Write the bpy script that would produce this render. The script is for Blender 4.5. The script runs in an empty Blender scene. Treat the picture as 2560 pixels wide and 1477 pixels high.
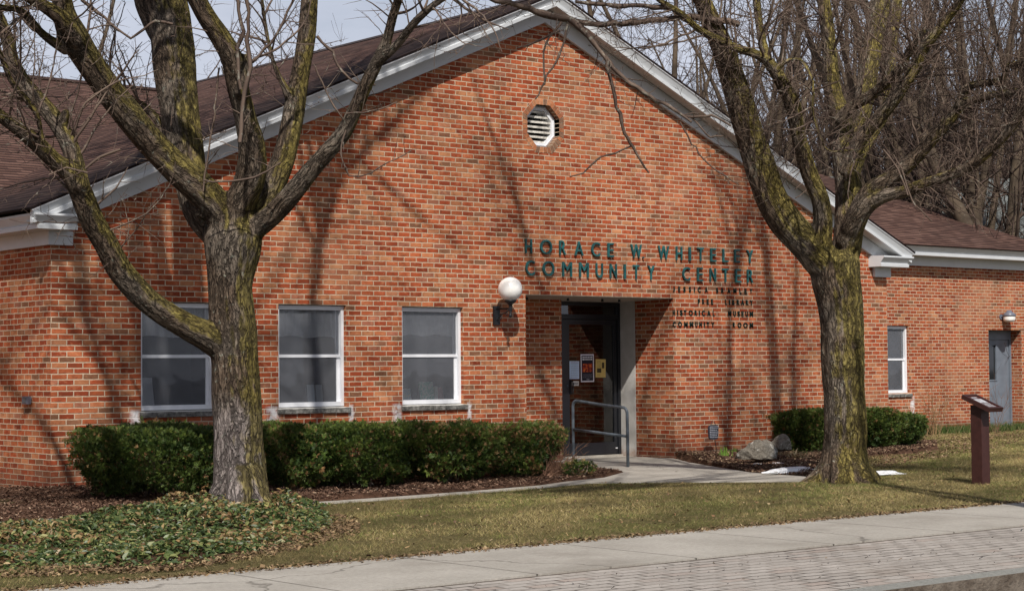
import bpy, math, random
import numpy as np
from mathutils import Vector, Matrix

SC = bpy.context.scene
COL = SC.collection
PI = math.pi
# ------------------------------------------------------------------ camera
CAM = np.array([-9.630, -20.3074, 1.2982])
YAW, PITCH, ROLL = 0.68890, 0.0400, -0.0086
cy_, sy_ = math.cos(YAW), math.sin(YAW)
FWD = np.array([sy_*math.cos(PITCH), cy_*math.cos(PITCH), math.sin(PITCH)])
r_ = np.array([cy_, -sy_, 0.0]); u_ = np.cross(r_, FWD)
RGT = r_*math.cos(ROLL)+u_*math.sin(ROLL); UPV = -r_*math.sin(ROLL)+u_*math.cos(ROLL)
FOC = 4595.0
cam = bpy.data.cameras.new('camera'); camo = bpy.data.objects.new('camera', cam); COL.objects.link(camo)
cam.sensor_width = 36.0; cam.lens = FOC/2560*36.0; cam.clip_start = 0.1; cam.clip_end = 3000
M4 = Matrix.Identity(4)
for i in range(3):
    M4[i][0] = RGT[i]; M4[i][1] = UPV[i]; M4[i][2] = -FWD[i]; M4[i][3] = CAM[i]
camo.matrix_world = M4
SC.camera = camo
# ------------------------------------------------------------------ light
SUNDIR = np.array([0.68, 1.0, -1.20]); SUNDIR /= np.linalg.norm(SUNDIR)
w = bpy.data.worlds.new('World'); SC.world = w; w.use_nodes = True
bg = w.node_tree.nodes['Background']
sky = w.node_tree.nodes.new('ShaderNodeTexSky'); sky.sky_type = 'NISHITA'; sky.sun_disc = False
sky.sun_elevation = math.asin(-SUNDIR[2]); sky.sun_rotation = math.atan2(-SUNDIR[0], -SUNDIR[1])
sky.air_density = 1.0; sky.dust_density = 2.0; sky.ozone_density = 2.0
wt = w.node_tree
# thin high cloud veiling the blue
wc = wt.nodes.new('ShaderNodeTexCoord'); wm = wt.nodes.new('ShaderNodeMapping'); wm.inputs['Scale'].default_value = (1.5, 1.5, 5.0)
wn = wt.nodes.new('ShaderNodeTexNoise'); wn.inputs['Scale'].default_value = 2.2; wn.inputs['Detail'].default_value = 6; wn.inputs['Roughness'].default_value = 0.6
wr = wt.nodes.new('ShaderNodeMapRange'); wr.inputs[1].default_value = 0.30; wr.inputs[2].default_value = 0.70; wr.inputs[3].default_value = 0.45; wr.inputs[4].default_value = 0.95
wx = wt.nodes.new('ShaderNodeMix'); wx.data_type = 'RGBA'; wx.inputs[7].default_value = (11.3, 11.9, 13.8, 1)
wt.links.new(wc.outputs['Generated'], wm.inputs['Vector']); wt.links.new(wm.outputs[0], wn.inputs['Vector']); wt.links.new(wn.outputs[0], wr.inputs[0]); wz_ = wt.nodes.new('ShaderNodeSeparateXYZ'); wt.links.new(wc.outputs['Generated'], wz_.inputs[0])
we = wt.nodes.new('ShaderNodeMapRange'); we.interpolation_type = 'SMOOTHSTEP'; we.inputs[1].default_value = 0.15; we.inputs[2].default_value = 0.75; we.inputs[3].default_value = 1.0; we.inputs[4].default_value = 0.12
wt.links.new(wz_.outputs[2], we.inputs[0])
wp = wt.nodes.new('ShaderNodeMath'); wp.operation = 'MULTIPLY'; wt.links.new(wr.outputs[0], wp.inputs[0]); wt.links.new(we.outputs[0], wp.inputs[1])
wt.links.new(wp.outputs[0], wx.inputs[0]); wt.links.new(sky.outputs[0], wx.inputs[6])
wt.links.new(wx.outputs[2], bg.inputs[0]); bg.inputs[1].default_value = 0.063
sl = bpy.data.lights.new('sun', 'SUN'); sl.energy = 5.0; sl.angle = math.radians(0.8); sl.color = (1.0, 0.95, 0.88)
so = bpy.data.objects.new('sun', sl); COL.objects.link(so)
so.rotation_euler = Vector(SUNDIR).to_track_quat('-Z', 'Y').to_euler()
SC.view_settings.view_transform = 'Standard'; SC.view_settings.look = 'None'
SC.view_settings.exposure = -0.05; SC.view_settings.gamma = 1.0
SC.cycles.max_bounces = 6; SC.cycles.transparent_max_bounces = 12

def at(x, y, dep):
    """photo position at a given depth along the view axis"""
    d = FWD + RGT*((x-1280)/FOC) - UPV*((y-738.5)/FOC)
    return CAM + d*dep
def gz(x, y, z=-0.1):
    d = FWD + RGT*((x-1280)/FOC) - UPV*((y-738.5)/FOC)
    return CAM + d*((z-CAM[2])/d[2])
def onY(x, y, Y=0.0):
    d = FWD + RGT*((x-1280)/FOC) - UPV*((y-738.5)/FOC)
    return CAM + d*((Y-CAM[1])/d[1])

# ------------------------------------------------------------------ node helpers
def nd(nt, typ, ins=None, **props):
    n = nt.nodes.new(typ)
    for k, v in props.items(): setattr(n, k, v)
    for k, v in (ins or {}).items():
        s = n.inputs[k]
        if isinstance(v, bpy.types.NodeSocket): nt.links.new(v, s)
        else: s.default_value = v
    return n
def mth(nt, op, a, b=None, c=None, clamp=False):
    n = nt.nodes.new('ShaderNodeMath'); n.operation = op; n.use_clamp = clamp
    for i, v in enumerate((a, b, c)):
        if v is None: continue
        if isinstance(v, bpy.types.NodeSocket): nt.links.new(v, n.inputs[i])
        else: n.inputs[i].default_value = v
    return n.outputs[0]
def mix(nt, f, a, b, blend='MIX'):
    n = nt.nodes.new('ShaderNodeMix'); n.data_type = 'RGBA'; n.blend_type = blend; n.clamp_factor = True
    for s, v in ((n.inputs[0], f), (n.inputs[6], a), (n.inputs[7], b)):
        if isinstance(v, bpy.types.NodeSocket): nt.links.new(v, s)
        elif isinstance(v, (int, float)): s.default_value = v
        else: s.default_value = (*v[:3], 1)
    return n.outputs[2]
def ramp(nt, f, stops, interp='LINEAR'):
    n = nt.nodes.new('ShaderNodeValToRGB'); n.color_ramp.interpolation = interp
    e = n.color_ramp.elements
    while len(e) < len(stops): e.new(0.5)
    for i, (p, c) in enumerate(stops):
        e[i].position = p; e[i].color = (*c[:3], 1) if not isinstance(c, (int, float)) else (c, c, c, 1)
    nt.links.new(f, n.inputs[0]); return n.outputs[0]
def sstep(nt, x, a, b):
    n = nt.nodes.new('ShaderNodeMapRange'); n.interpolation_type = 'SMOOTHSTEP'
    nt.links.new(x, n.inputs[0]); n.inputs[1].default_value = a; n.inputs[2].default_value = b
    return n.outputs[0]
def noise(nt, vec, scale, detail=3, rough=0.55, dim='3D'):
    n = nt.nodes.new('ShaderNodeTexNoise'); n.noise_dimensions = dim
    if vec is not None: nt.links.new(vec, n.inputs['Vector'])
    n.inputs['Scale'].default_value = scale; n.inputs['Detail'].default_value = detail; n.inputs['Roughness'].default_value = rough
    return n.outputs[0]
def newmat(name):
    m = bpy.data.materials.new(name); m.use_nodes = True
    nt = m.node_tree; nt.nodes.clear()
    out = nt.nodes.new('ShaderNodeOutputMaterial')
    b = nt.nodes.new('ShaderNodeBsdfPrincipled'); nt.links.new(b.outputs[0], out.inputs[0])
    return m, nt, b, out
def setc(nt, b, col, rough=0.8, bump=None, dist=0.01, strength=1.0, spec=0.3):
    if isinstance(col, bpy.types.NodeSocket): nt.links.new(col, b.inputs['Base Color'])
    else: b.inputs['Base Color'].default_value = (*col, 1)
    if isinstance(rough, bpy.types.NodeSocket): nt.links.new(rough, b.inputs['Roughness'])
    else: b.inputs['Roughness'].default_value = rough
    b.inputs['Specular IOR Level'].default_value = spec
    if bump is not None:
        bn = nd(nt, 'ShaderNodeBump', {'Height': bump, 'Distance': dist, 'Strength': strength})
        nt.links.new(bn.outputs[0], b.inputs['Normal'])
def coord(nt, kind='Object'):
    return nt.nodes.new('ShaderNodeTexCoord').outputs[kind]

def plain(name, col, rough=0.6, var=0.15, scale=6, metal=0.0, spec=0.4, bump=0.0):
    m, nt, b, o = newmat(name)
    c = coord(nt)
    n = noise(nt, c, scale, 4)
    f = ramp(nt, n, [(0.3, 1-var), (0.7, 1+var)])
    cc = mix(nt, 1.0, col, f, 'MULTIPLY')
    n2 = noise(nt, c, 90, 3)
    setc(nt, b, cc, rough, n2 if bump else None, bump or 0.01, spec=spec)
    b.inputs['Metallic'].default_value = metal
    return m

BW, CH = 0.2032, 0.0677
PAL = [(0.0, (0.266, 0.050, 0.021)), (0.14, (0.351, 0.068, 0.026)), (0.36, (0.408, 0.089, 0.034)), (0.54, (0.446, 0.116, 0.046)),
       (0.70, (0.465, 0.157, 0.068)), (0.83, (0.494, 0.212, 0.100)), (0.92, (0.399, 0.141, 0.085)), (0.97, (0.237, 0.108, 0.058))]
def brick_mat(name, stains=(), stain_z=(0.55, 0.83), tone=1.0):
    m, nt, b, o = newmat(name)
    uv = nd(nt, 'ShaderNodeUVMap', uv_map='UVMap').outputs[0]
    wob = nd(nt, 'ShaderNodeTexNoise', {'Vector': uv, 'Scale': 9.0, 'Detail': 2.0})
    wv = nd(nt, 'ShaderNodeVectorMath', {0: wob.outputs['Color'], 1: (0.5, 0.5, 0.5)}, operation='SUBTRACT')
    wv2 = nd(nt, 'ShaderNodeVectorMath', {0: wv.outputs[0], 'Scale': 0.011}, operation='SCALE')
    uvw = nd(nt, 'ShaderNodeVectorMath', {0: uv, 1: wv2.outputs[0]}, operation='ADD').outputs[0]
    sx = nd(nt, 'ShaderNodeSeparateXYZ', {0: uvw}); U, V = sx.outputs[0], sx.outputs[1]
    vr = mth(nt, 'DIVIDE', V, CH); row = mth(nt, 'FLOOR', vr)
    par = mth(nt, 'MULTIPLY', mth(nt, 'FRACT', mth(nt, 'MULTIPLY', row, 0.5)), 1.0)
    uu = mth(nt, 'ADD', mth(nt, 'DIVIDE', U, BW), par)
    # slight per-row slip so the perpends do not line up like a grid
    rj = nd(nt, 'ShaderNodeTexWhiteNoise', {'W': row}, noise_dimensions='1D').outputs['Value']
    uu = mth(nt, 'ADD', uu, mth(nt, 'MULTIPLY', mth(nt, 'SUBTRACT', rj, 0.5), 0.10))
    cid = mth(nt, 'FLOOR', uu); fx = mth(nt, 'FRACT', uu); fy = mth(nt, 'FRACT', vr)
    dx = mth(nt, 'MULTIPLY', mth(nt, 'MINIMUM', fx, mth(nt, 'SUBTRACT', 1.0, fx)), BW)
    dy = mth(nt, 'MULTIPLY', mth(nt, 'MINIMUM', fy, mth(nt, 'SUBTRACT', 1.0, fy)), CH)
    d = mth(nt, 'MINIMUM', dx, dy)
    en = noise(nt, uv, 120, 2)
    d = mth(nt, 'ADD', d, mth(nt, 'MULTIPLY', mth(nt, 'SUBTRACT', en, 0.5), 0.0035))
    face = sstep(nt, d, 0.0048, 0.0080)
    idv = nd(nt, 'ShaderNodeCombineXYZ', {0: cid, 1: row}).outputs[0]
    wn = nd(nt, 'ShaderNodeTexWhiteNoise', {'Vector': idv}, noise_dimensions='3D')
    pc = ramp(nt, wn.outputs['Value'], PAL)
    rgb = nd(nt, 'ShaderNodeSeparateXYZ', {0: wn.outputs['Color']})
    # flashing inside each brick: ends and blotches burnt darker or paler
    offs = nd(nt, 'ShaderNodeVectorMath', {0: wn.outputs['Color'], 'Scale': 37.0}, operation='SCALE').outputs[0]
    lv = nd(nt, 'ShaderNodeVectorMath', {0: uv, 1: offs}, operation='ADD').outputs[0]
    blot = noise(nt, lv, 11, 3, 0.6)
    pc = mix(nt, mth(nt, 'MULTIPLY', sstep(nt, blot, 0.50, 0.70), 0.55), pc, (0.19, 0.06, 0.03))
    pc = mix(nt, mth(nt, 'MULTIPLY', sstep(nt, blot, 0.48, 0.30), 0.45), pc, (0.62, 0.26, 0.13))
    lite = ramp(nt, rgb.outputs[1], [(0, 0.76*tone), (1, 1.12*tone)])
    pc = mix(nt, 1.0, pc, lite, 'MULTIPLY')
    gr = noise(nt, uv, 260, 2)
    pc = mix(nt, 1.0, pc, ramp(nt, gr, [(0.3, 0.86), (0.7, 1.1)]), 'MULTIPLY')
    mn = noise(nt, uv, 22, 4)
    mc = ramp(nt, mn, [(0.25, (0.45, 0.34, 0.235)), (0.75, (0.66, 0.52, 0.38))])
    col = mix(nt, face, mc, pc)
    # big weathering
    wt = noise(nt, uv, 0.9, 4)
    col = mix(nt, 1.0, col, ramp(nt, wt, [(0.3, 0.80), (0.7, 1.08)]), 'MULTIPLY')
    # rain streaks: long vertical stains, and rebuilt patches of paler brick
    stv = nd(nt, 'ShaderNodeMapping', {'Vector': uv, 'Scale': (2.6, 0.28, 1)}).outputs[0]
    col = mix(nt, mth(nt, 'MULTIPLY', sstep(nt, noise(nt, stv, 1.0, 5, 0.6), 0.56, 0.72), 0.30), col, (0.17, 0.075, 0.045))
    col = mix(nt, mth(nt, 'MULTIPLY', sstep(nt, noise(nt, uv, 0.55, 3, 0.5), 0.55, 0.68), 0.22), col, (0.56, 0.30, 0.17))
    # grimy splash band along the ground, broken up
    dz = nd(nt, 'ShaderNodeSeparateXYZ', {0: uv}).outputs[1]
    sp = mth(nt, 'ADD', dz, mth(nt, 'MULTIPLY', noise(nt, uv, 2.2, 4), 0.5))
    col = mix(nt, mth(nt, 'MULTIPLY', sstep(nt, sp, 0.55, 0.15), 0.55), col, (0.10, 0.055, 0.04))
    for (sxx, wd) in stains:
        g = mth(nt, 'ABSOLUTE', mth(nt, 'SUBTRACT', U, sxx))
        g = mth(nt, 'ADD', g, mth(nt, 'MULTIPLY', mth(nt, 'SUBTRACT', noise(nt, uv, 16, 3), 0.5), 0.09))
        k = sstep(nt, g, wd, wd*0.25)
        kz = mth(nt, 'MULTIPLY', sstep(nt, V, stain_z[0], stain_z[0]+0.12), sstep(nt, V, stain_z[1]+0.03, stain_z[1]-0.02))
        k = mth(nt, 'MULTIPLY', mth(nt, 'MULTIPLY', k, kz), mth(nt, 'MULTIPLY', sstep(nt, noise(nt, uv, 9, 4, 0.65), 0.30, 0.55), 0.95))
        col = mix(nt, k, col, (0.72, 0.70, 0.70))
    h = mth(nt, 'ADD', face, mth(nt, 'MULTIPLY', gr, 0.35))
    setc(nt, b, col, 0.9, h, 0.006, 0.8, spec=0.15)
    return m

def shingle_mat(name, tone=1.0, stain=None):
    m, nt, b, o = newmat(name)
    uv = nd(nt, 'ShaderNodeUVMap', uv_map='UVMap').outputs[0]
    wob = nd(nt, 'ShaderNodeTexNoise', {'Vector': uv, 'Scale': 2.2, 'Detail': 2.0}).outputs[0]
    sx = nd(nt, 'ShaderNodeSeparateXYZ', {0: uv}); U = sx.outputs[0]
    V = mth(nt, 'ADD', sx.outputs[1], mth(nt, 'MULTIPLY', wob, 0.05))
    vr = mth(nt, 'DIVIDE', V, 0.150); row = mth(nt, 'FLOOR', vr); fy = mth(nt, 'FRACT', vr)
    rj = nd(nt, 'ShaderNodeTexWhiteNoise', {'W': row}, noise_dimensions='1D').outputs['Value']
    uu = mth(nt, 'ADD', mth(nt, 'DIVIDE', U, 0.24), mth(nt, 'MULTIPLY', rj, 7.0))
    cid = mth(nt, 'FLOOR', uu); fx = mth(nt, 'FRACT', uu)
    idv = nd(nt, 'ShaderNodeCombineXYZ', {0: cid, 1: row}).outputs[0]
    wn = nd(nt, 'ShaderNodeTexWhiteNoise', {'Vector': idv}, noise_dimensions='3D').outputs['Value']
    c = ramp(nt, wn, [(0, (0.068*tone, 0.037*tone, 0.030*tone)), (0.5, (0.097*tone, 0.053*tone, 0.041*tone)), (1, (0.140*tone, 0.080*tone, 0.063*tone))])
    g = noise(nt, uv, 60, 3)
    c = mix(nt, 1.0, c, ramp(nt, g, [(0.3, 0.75), (0.7, 1.25)]), 'MULTIPLY')
    alg = noise(nt, uv, 0.35, 5)
    c = mix(nt, mth(nt, 'MULTIPLY', sstep(nt, alg, 0.45, 0.7), 0.45), c, (0.035, 0.024, 0.022))
    if stain:
        us = mth(nt, 'SUBTRACT', U, stain[0]); vs = mth(nt, 'SUBTRACT', sx.outputs[1], stain[1])
        q = mth(nt, 'ADD', mth(nt, 'MINIMUM', us, vs), mth(nt, 'MULTIPLY', mth(nt, 'SUBTRACT', noise(nt, uv, 0.8, 5, 0.65), 0.5), 2.6))
        c = mix(nt, mth(nt, 'MULTIPLY', sstep(nt, q, 2.2, 0.5), 0.78), c, (0.020, 0.015, 0.015))
    # gap at the butt edges, with the shadow line of each course painted in
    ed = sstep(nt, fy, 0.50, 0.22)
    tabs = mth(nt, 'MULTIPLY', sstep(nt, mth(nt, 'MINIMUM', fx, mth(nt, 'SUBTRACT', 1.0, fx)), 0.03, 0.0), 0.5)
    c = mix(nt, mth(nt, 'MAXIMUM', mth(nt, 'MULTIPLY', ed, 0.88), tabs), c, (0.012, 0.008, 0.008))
    h = mth(nt, 'SUBTRACT', mth(nt, 'MULTIPLY', mth(nt, 'SUBTRACT', 1.0, fy), 1.0), mth(nt, 'MULTIPLY', ed, 0.6))
    setc(nt, b, c, 0.95, h, 0.012, 0.8, spec=0.1)
    return m

def attr_mat(name, rough=0.7, trans=0.0, mott=0.15, mscale=30, spec=0.3):
    """colour of each leaf / chip / blade comes from its own face attribute"""
    m, nt, b, o = newmat(name)
    a = nd(nt, 'ShaderNodeAttribute', attribute_name='tint').outputs['Color']
    n = noise(nt, coord(nt), mscale, 2)
    c = mix(nt, 1.0, a, ramp(nt, n, [(0.3, 1-mott), (0.7, 1+mott)]), 'MULTIPLY')
    setc(nt, b, c, rough, spec=spec)
    if trans > 0:
        t = nd(nt, 'ShaderNodeBsdfTranslucent', {'Color': c})
        mx = nd(nt, 'ShaderNodeMixShader', {0: trans, 1: b.outputs[0], 2: t.outputs[0]})
        nt.links.new(mx.outputs[0], o.inputs[0])
    return m

BGBARK = False
def bark_mat(name, moss=0.6, mossdir=(0.6, -0.3, 0.75), pale=False, bare=None, tone=1.0):
    m, nt, b, o = newmat(name)
    bk = nd(nt, 'ShaderNodeAttribute', attribute_name='bk').outputs['Vector']
    obj = coord(nt)
    wob = nd(nt, 'ShaderNodeTexNoise', {'Vector': bk, 'Scale': 5.0, 'Detail': 3.0})
    wv = nd(nt, 'ShaderNodeVectorMath', {0: wob.outputs['Color'], 'Scale': 0.09}, operation='SCALE').outputs[0]
    v = nd(nt, 'ShaderNodeVectorMath', {0: bk, 1: wv}, operation='ADD').outputs[0]
    st = nd(nt, 'ShaderNodeMapping', {'Vector': v, 'Scale': (1, 1, 0.20)}).outputs[0]
    fn = noise(nt, st, 45, 5, 0.65)
    r1 = mth(nt, 'ABSOLUTE', mth(nt, 'SUBTRACT', noise(nt, st, 17, 3, 0.6), 0.5))
    r2 = mth(nt, 'ABSOLUTE', mth(nt, 'SUBTRACT', noise(nt, st, 38, 3, 0.6), 0.5))
    plate = sstep(nt, r1, 0.0, 0.075); pl2 = sstep(nt, r2, 0.0, 0.07)
    ridge = mth(nt, 'MULTIPLY', plate, mth(nt, 'ADD', 0.62, mth(nt, 'MULTIPLY', pl2, 0.38)))
    big = noise(nt, obj, 1.7, 4)
    c1 = ramp(nt, fn, [(0.25, (0.050, 0.036, 0.026)), (0.5, (0.115, 0.082, 0.058)), (0.75, (0.21, 0.16, 0.118))])
    c2 = ramp(nt, fn, [(0.25, (0.075, 0.058, 0.046)), (0.75, (0.26, 0.215, 0.17))])
    base = mix(nt, sstep(nt, big, 0.42, 0.62) if not pale else 0.8, c1, c2)
    if bare:
        # pale stripped patch low on the trunk: world box (direction, z range)
        ps = nd(nt, 'ShaderNodeSeparateXYZ', {0: obj})
        kz = mth(nt, 'ADD', ps.outputs[2], mth(nt, 'MULTIPLY', noise(nt, obj, 4, 3), 0.5))
        k = sstep(nt, kz, bare+0.25, bare-0.15)
        c3 = ramp(nt, fn, [(0.25, (0.13, 0.10, 0.095)), (0.7, (0.36, 0.315, 0.29))])
        base = mix(nt, mth(nt, 'MULTIPLY', k, 0.9), base, c3)
    # lichen flecks
    lic = noise(nt, obj, 14, 4, 0.7)
    base = mix(nt, mth(nt, 'MULTIPLY', sstep(nt, lic, 0.60, 0.68), 0.55), base, (0.36, 0.38, 0.31))
    geo = nd(nt, 'ShaderNodeNewGeometry').outputs['Normal']
    dt = nd(nt, 'ShaderNodeVectorMath', {0: geo, 1: mossdir}, operation='DOT_PRODUCT').outputs['Value']
    mn = noise(nt, obj, 3.2, 5, 0.65)
    mk = mth(nt, 'ADD', mth(nt, 'MULTIPLY', dt, 0.45), mth(nt, 'MULTIPLY', mn, 1.2))
    mk = sstep(nt, mk, 1.05-moss*0.6, 1.30-moss*0.6)
    mcol = ramp(nt, noise(nt, obj, 22, 4), [(0.3, (0.075, 0.058, 0.014)), (0.55, (0.185, 0.148, 0.036)), (0.8, (0.34, 0.285, 0.08))])
    col = mix(nt, mth(nt, 'MULTIPLY', mk, 0.8), base, mcol)
    col = mix(nt, ridge, mix(nt, 0.74, col, (0.012, 0.009, 0.007)), col)
    col = mix(nt, 1.0, col, (tone, tone, tone), 'MULTIPLY')
    h = mth(nt, 'ADD', ridge, mth(nt, 'MULTIPLY', fn, 0.35))
    setc(nt, b, col, 0.92, h, 0.022, 1.0, spec=0.12)
    return m

def twig_mat(name, c0, c1, lich=0.25):
    m, nt, b, o = newmat(name)
    obj = coord(nt)
    n = noise(nt, obj, 2.5, 3)
    c = ramp(nt, n, [(0.3, c0), (0.7, c1)])
    l = noise(nt, obj, 9, 3, 0.7)
    c = mix(nt, mth(nt, 'MULTIPLY', sstep(nt, l, 0.58, 0.68), lich), c, (0.42, 0.43, 0.36))
    setc(nt, b, c, 0.85, spec=0.2)
    return m

# ------------------------------------------------------------------ mesh helpers
class MB:
    def __init__(s): s.v = []; s.f = []; s.uv = []; s.t = []; s.mi = []
    def face(s, pts, uv=None, tint=None, mi=0):
        i = len(s.v); s.v += [tuple(map(float, p)) for p in pts]; s.f.append(list(range(i, i+len(pts))))
        s.uv.append(uv); s.t.append(tint); s.mi.append(mi)
    def box(s, x0, x1, y0, y1, z0, z1, tint=None, mi=0, skip=''):
        p = [(x0,y0,z0),(x1,y0,z0),(x1,y1,z0),(x0,y1,z0),(x0,y0,z1),(x1,y0,z1),(x1,y1,z1),(x0,y1,z1)]
        for n, q in (('b',(3,2,1,0)),('t',(4,5,6,7)),('f',(0,1,5,4)),('k',(2,3,7,6)),('l',(3,0,4,7)),('r',(1,2,6,5))):
            if n not in skip: s.face([p[i] for i in q], None, tint, mi)
    def obox(s, c, ax, ay, az, hx, hy, hz, tint=None, mi=0):
        c = np.array(c); ax = np.array(ax)*hx; ay = np.array(ay)*hy; az = np.array(az)*hz
        p = [c+sx*ax+sy*ay+sz*az for sz in (-1,1) for sx, sy in ((-1,-1),(1,-1),(1,1),(-1,1))]
        for q in ((3,2,1,0),(4,5,6,7),(0,1,5,4),(2,3,7,6),(3,0,4,7),(1,2,6,5)): s.face([p[i] for i in q], None, tint, mi)
    def prism(s, prof, pts0, pts1):
        n = len(prof)
        for i in range(n):
            j = (i+1) % n
            s.face([pts0[i], pts0[j], pts1[j], pts1[i]])
        s.face(list(pts0)[::-1]); s.face(list(pts1))
    def tube(s, pts, rad, k=10, caps=True, tint=None):
        v, f = tubes_np([np.array(pts, float)], [np.array(rad, float) if hasattr(rad, '__len__') else np.full(len(pts), rad)], k)
        for q in f: s.face([v[i] for i in q], None, tint)
        if caps:
            s.face([v[i] for i in range(k)][::-1], None, tint); s.face([v[i] for i in range(len(v)-k, len(v))], None, tint)
    def lathe(s, prof, c, axis='z', k=24, tint=None):
        """prof: (r, h) up the axis from c"""
        rings = []
        for r, h in prof:
            ring = []
            for i in range(k):
                a = 2*PI*i/k
                ring.append((c[0]+r*math.cos(a), c[1]+r*math.sin(a), c[2]+h) if axis == 'z' else (c[0]+r*math.cos(a), c[1]+h, c[2]+r*math.sin(a)))
            rings.append(ring)
        for a, b_ in zip(rings[:-1], rings[1:]):
            for i in range(k):
                j = (i+1) % k
                s.face([a[i], a[j], b_[j], b_[i]], None, tint)
    def build(s, name, mats, parent=None, smooth=False, merge=False, bevel=0.0):
        me = bpy.data.meshes.new(name)
        me.from_pydata(s.v, [], s.f)
        uvl = me.uv_layers.new(name='UVMap')
        flat = np.zeros((len(me.loops), 2), np.float32); k = 0
        V = np.array(s.v)
        for f, uv in zip(s.f, s.uv):
            n = len(f)
            if uv is not None: flat[k:k+n] = uv
            else:
                P = V[f]; nr = np.cross(P[1]-P[0], P[2]-P[0]); a = np.abs(nr)
                if a[2] >= a[0] and a[2] >= a[1]: flat[k:k+n] = P[:, :2]
                elif a[0] > a[1]: flat[k:k+n, 0] = P[:, 1]+BW/2; flat[k:k+n, 1] = P[:, 2]
                else: flat[k:k+n, 0] = P[:, 0]; flat[k:k+n, 1] = P[:, 2]
            k += n
        uvl.data.foreach_set('uv', flat.ravel())
        if any(t is not None for t in s.t):
            at_ = me.attributes.new('tint', 'FLOAT_COLOR', 'FACE')
            at_.data.foreach_set('color', np.array([(*(t or (1, 1, 1)), 1) for t in s.t], np.float32).ravel())
        mats = mats if isinstance(mats, (list, tuple)) else [mats]
        for m in mats: me.materials.append(m)
        if len(mats) > 1: me.polygons.foreach_set('material_index', s.mi)
        if merge or smooth:
            import bmesh
            bm = bmesh.new(); bm.from_mesh(me); bmesh.ops.remove_doubles(bm, verts=bm.verts, dist=1e-4)
            bmesh.ops.recalc_face_normals(bm, faces=bm.faces); bm.to_mesh(me); bm.free()
        if smooth: me.polygons.foreach_set('use_smooth', [True]*len(me.polygons))
        me.update()
        o = bpy.data.objects.new(name, me); COL.objects.link(o)
        if parent: o.parent = parent
        if bevel:
            bv = o.modifiers.new('bevel', 'BEVEL'); bv.width = bevel; bv.segments = 2; bv.limit_method = 'ANGLE'
        return o

def tubes_np(polys, rads, k=4):
    allv = []; allf = []; off = 0
    ang = np.arange(k)*2*PI/k; ca, sa = np.cos(ang), np.sin(ang)
    idx = np.arange(k); nxt = (idx+1) % k
    for P, Rr in zip(polys, rads):
        n = len(P)
        T = np.gradient(P, axis=0); T /= np.linalg.norm(T, axis=1, keepdims=True)+1e-9
        ref = np.array([0.31, 0.87, 0.38]) if abs(T[:, 2]).mean() > 0.5 else np.array([0.05, 0.1, 1.0])
        A = np.cross(T, ref); A /= np.linalg.norm(A, axis=1, keepdims=True)+1e-9
        B = np.cross(T, A)
        ring = P[:, None, :] + Rr[:, None, None]*(A[:, None, :]*ca[None, :, None]+B[:, None, :]*sa[None, :, None])
        allv.append(ring.reshape(-1, 3))
        b0 = off+(np.arange(n-1)*k)[:, None]
        q = np.stack([b0+idx, b0+nxt, b0+k+nxt, b0+k+idx], -1).reshape(-1, 4)
        allf.append(q); off += n*k
    return np.concatenate(allv), np.concatenate(allf)

def mesh_np(name, V, F, mat, parent=None, tint=None, smooth=False, vec=None):
    """V (n,3), F (m,k) ints; tint (m,3) per face"""
    me = bpy.data.meshes.new(name)
    V = np.ascontiguousarray(V, np.float32); F = np.ascontiguousarray(F, np.int32)
    me.vertices.add(len(V)); me.vertices.foreach_set('co', V.ravel())
    me.loops.add(F.size); me.loops.foreach_set('vertex_index', F.ravel())
    me.polygons.add(len(F)); me.polygons.foreach_set('loop_start', np.arange(0, F.size, F.shape[1], dtype=np.int32))
    if smooth: me.polygons.foreach_set('use_smooth', np.ones(len(F), bool))
    if tint is not None:
        a = me.attributes.new('tint', 'FLOAT_COLOR', 'FACE')
        a.data.foreach_set('color', np.concatenate([tint, np.ones((len(tint), 1))], 1).astype(np.float32).ravel())
    me.update(calc_edges=True); me.validate()
    me.materials.append(mat)
    o = bpy.data.objects.new(name, me); COL.objects.link(o)
    if parent: o.parent = parent
    return o

def tag(o, label, cat, group=None, kind=None):
    o['label'] = label
    if cat: o['category'] = cat
    if group: o['group'] = group
    if kind: o['kind'] = kind
    return o
def struct(o): o['kind'] = 'structure'; return o
def empty(name, loc=(0, 0, 0)):
    o = bpy.data.objects.new(name, None); o.location = loc; o.empty_display_size = 0.2; COL.objects.link(o); return o
def keep(child, parent):
    child.parent = parent; child.matrix_parent_inverse = Matrix.Translation(parent.location).inverted(); return child
def smoothpath(P, step):
    """Catmull-Rom resample of rows (any columns; first 3 are xyz)"""
    P = np.array(P, float); n = len(P)
    Q = np.vstack([2*P[0]-P[1], P, 2*P[-1]-P[-2]]); out = []
    for i in range(n-1):
        a, b_, c, d = Q[i], Q[i+1], Q[i+2], Q[i+3]
        m_ = max(2, int(np.linalg.norm((c-b_)[:3])/step))
        for t in np.arange(m_)/m_:
            out.append(0.5*((2*b_)+(c-a)*t+(2*a-5*b_+4*c-d)*t*t+(3*b_-a-3*c+d)*t**3))
    out.append(P[-1]); return np.array(out)

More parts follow.
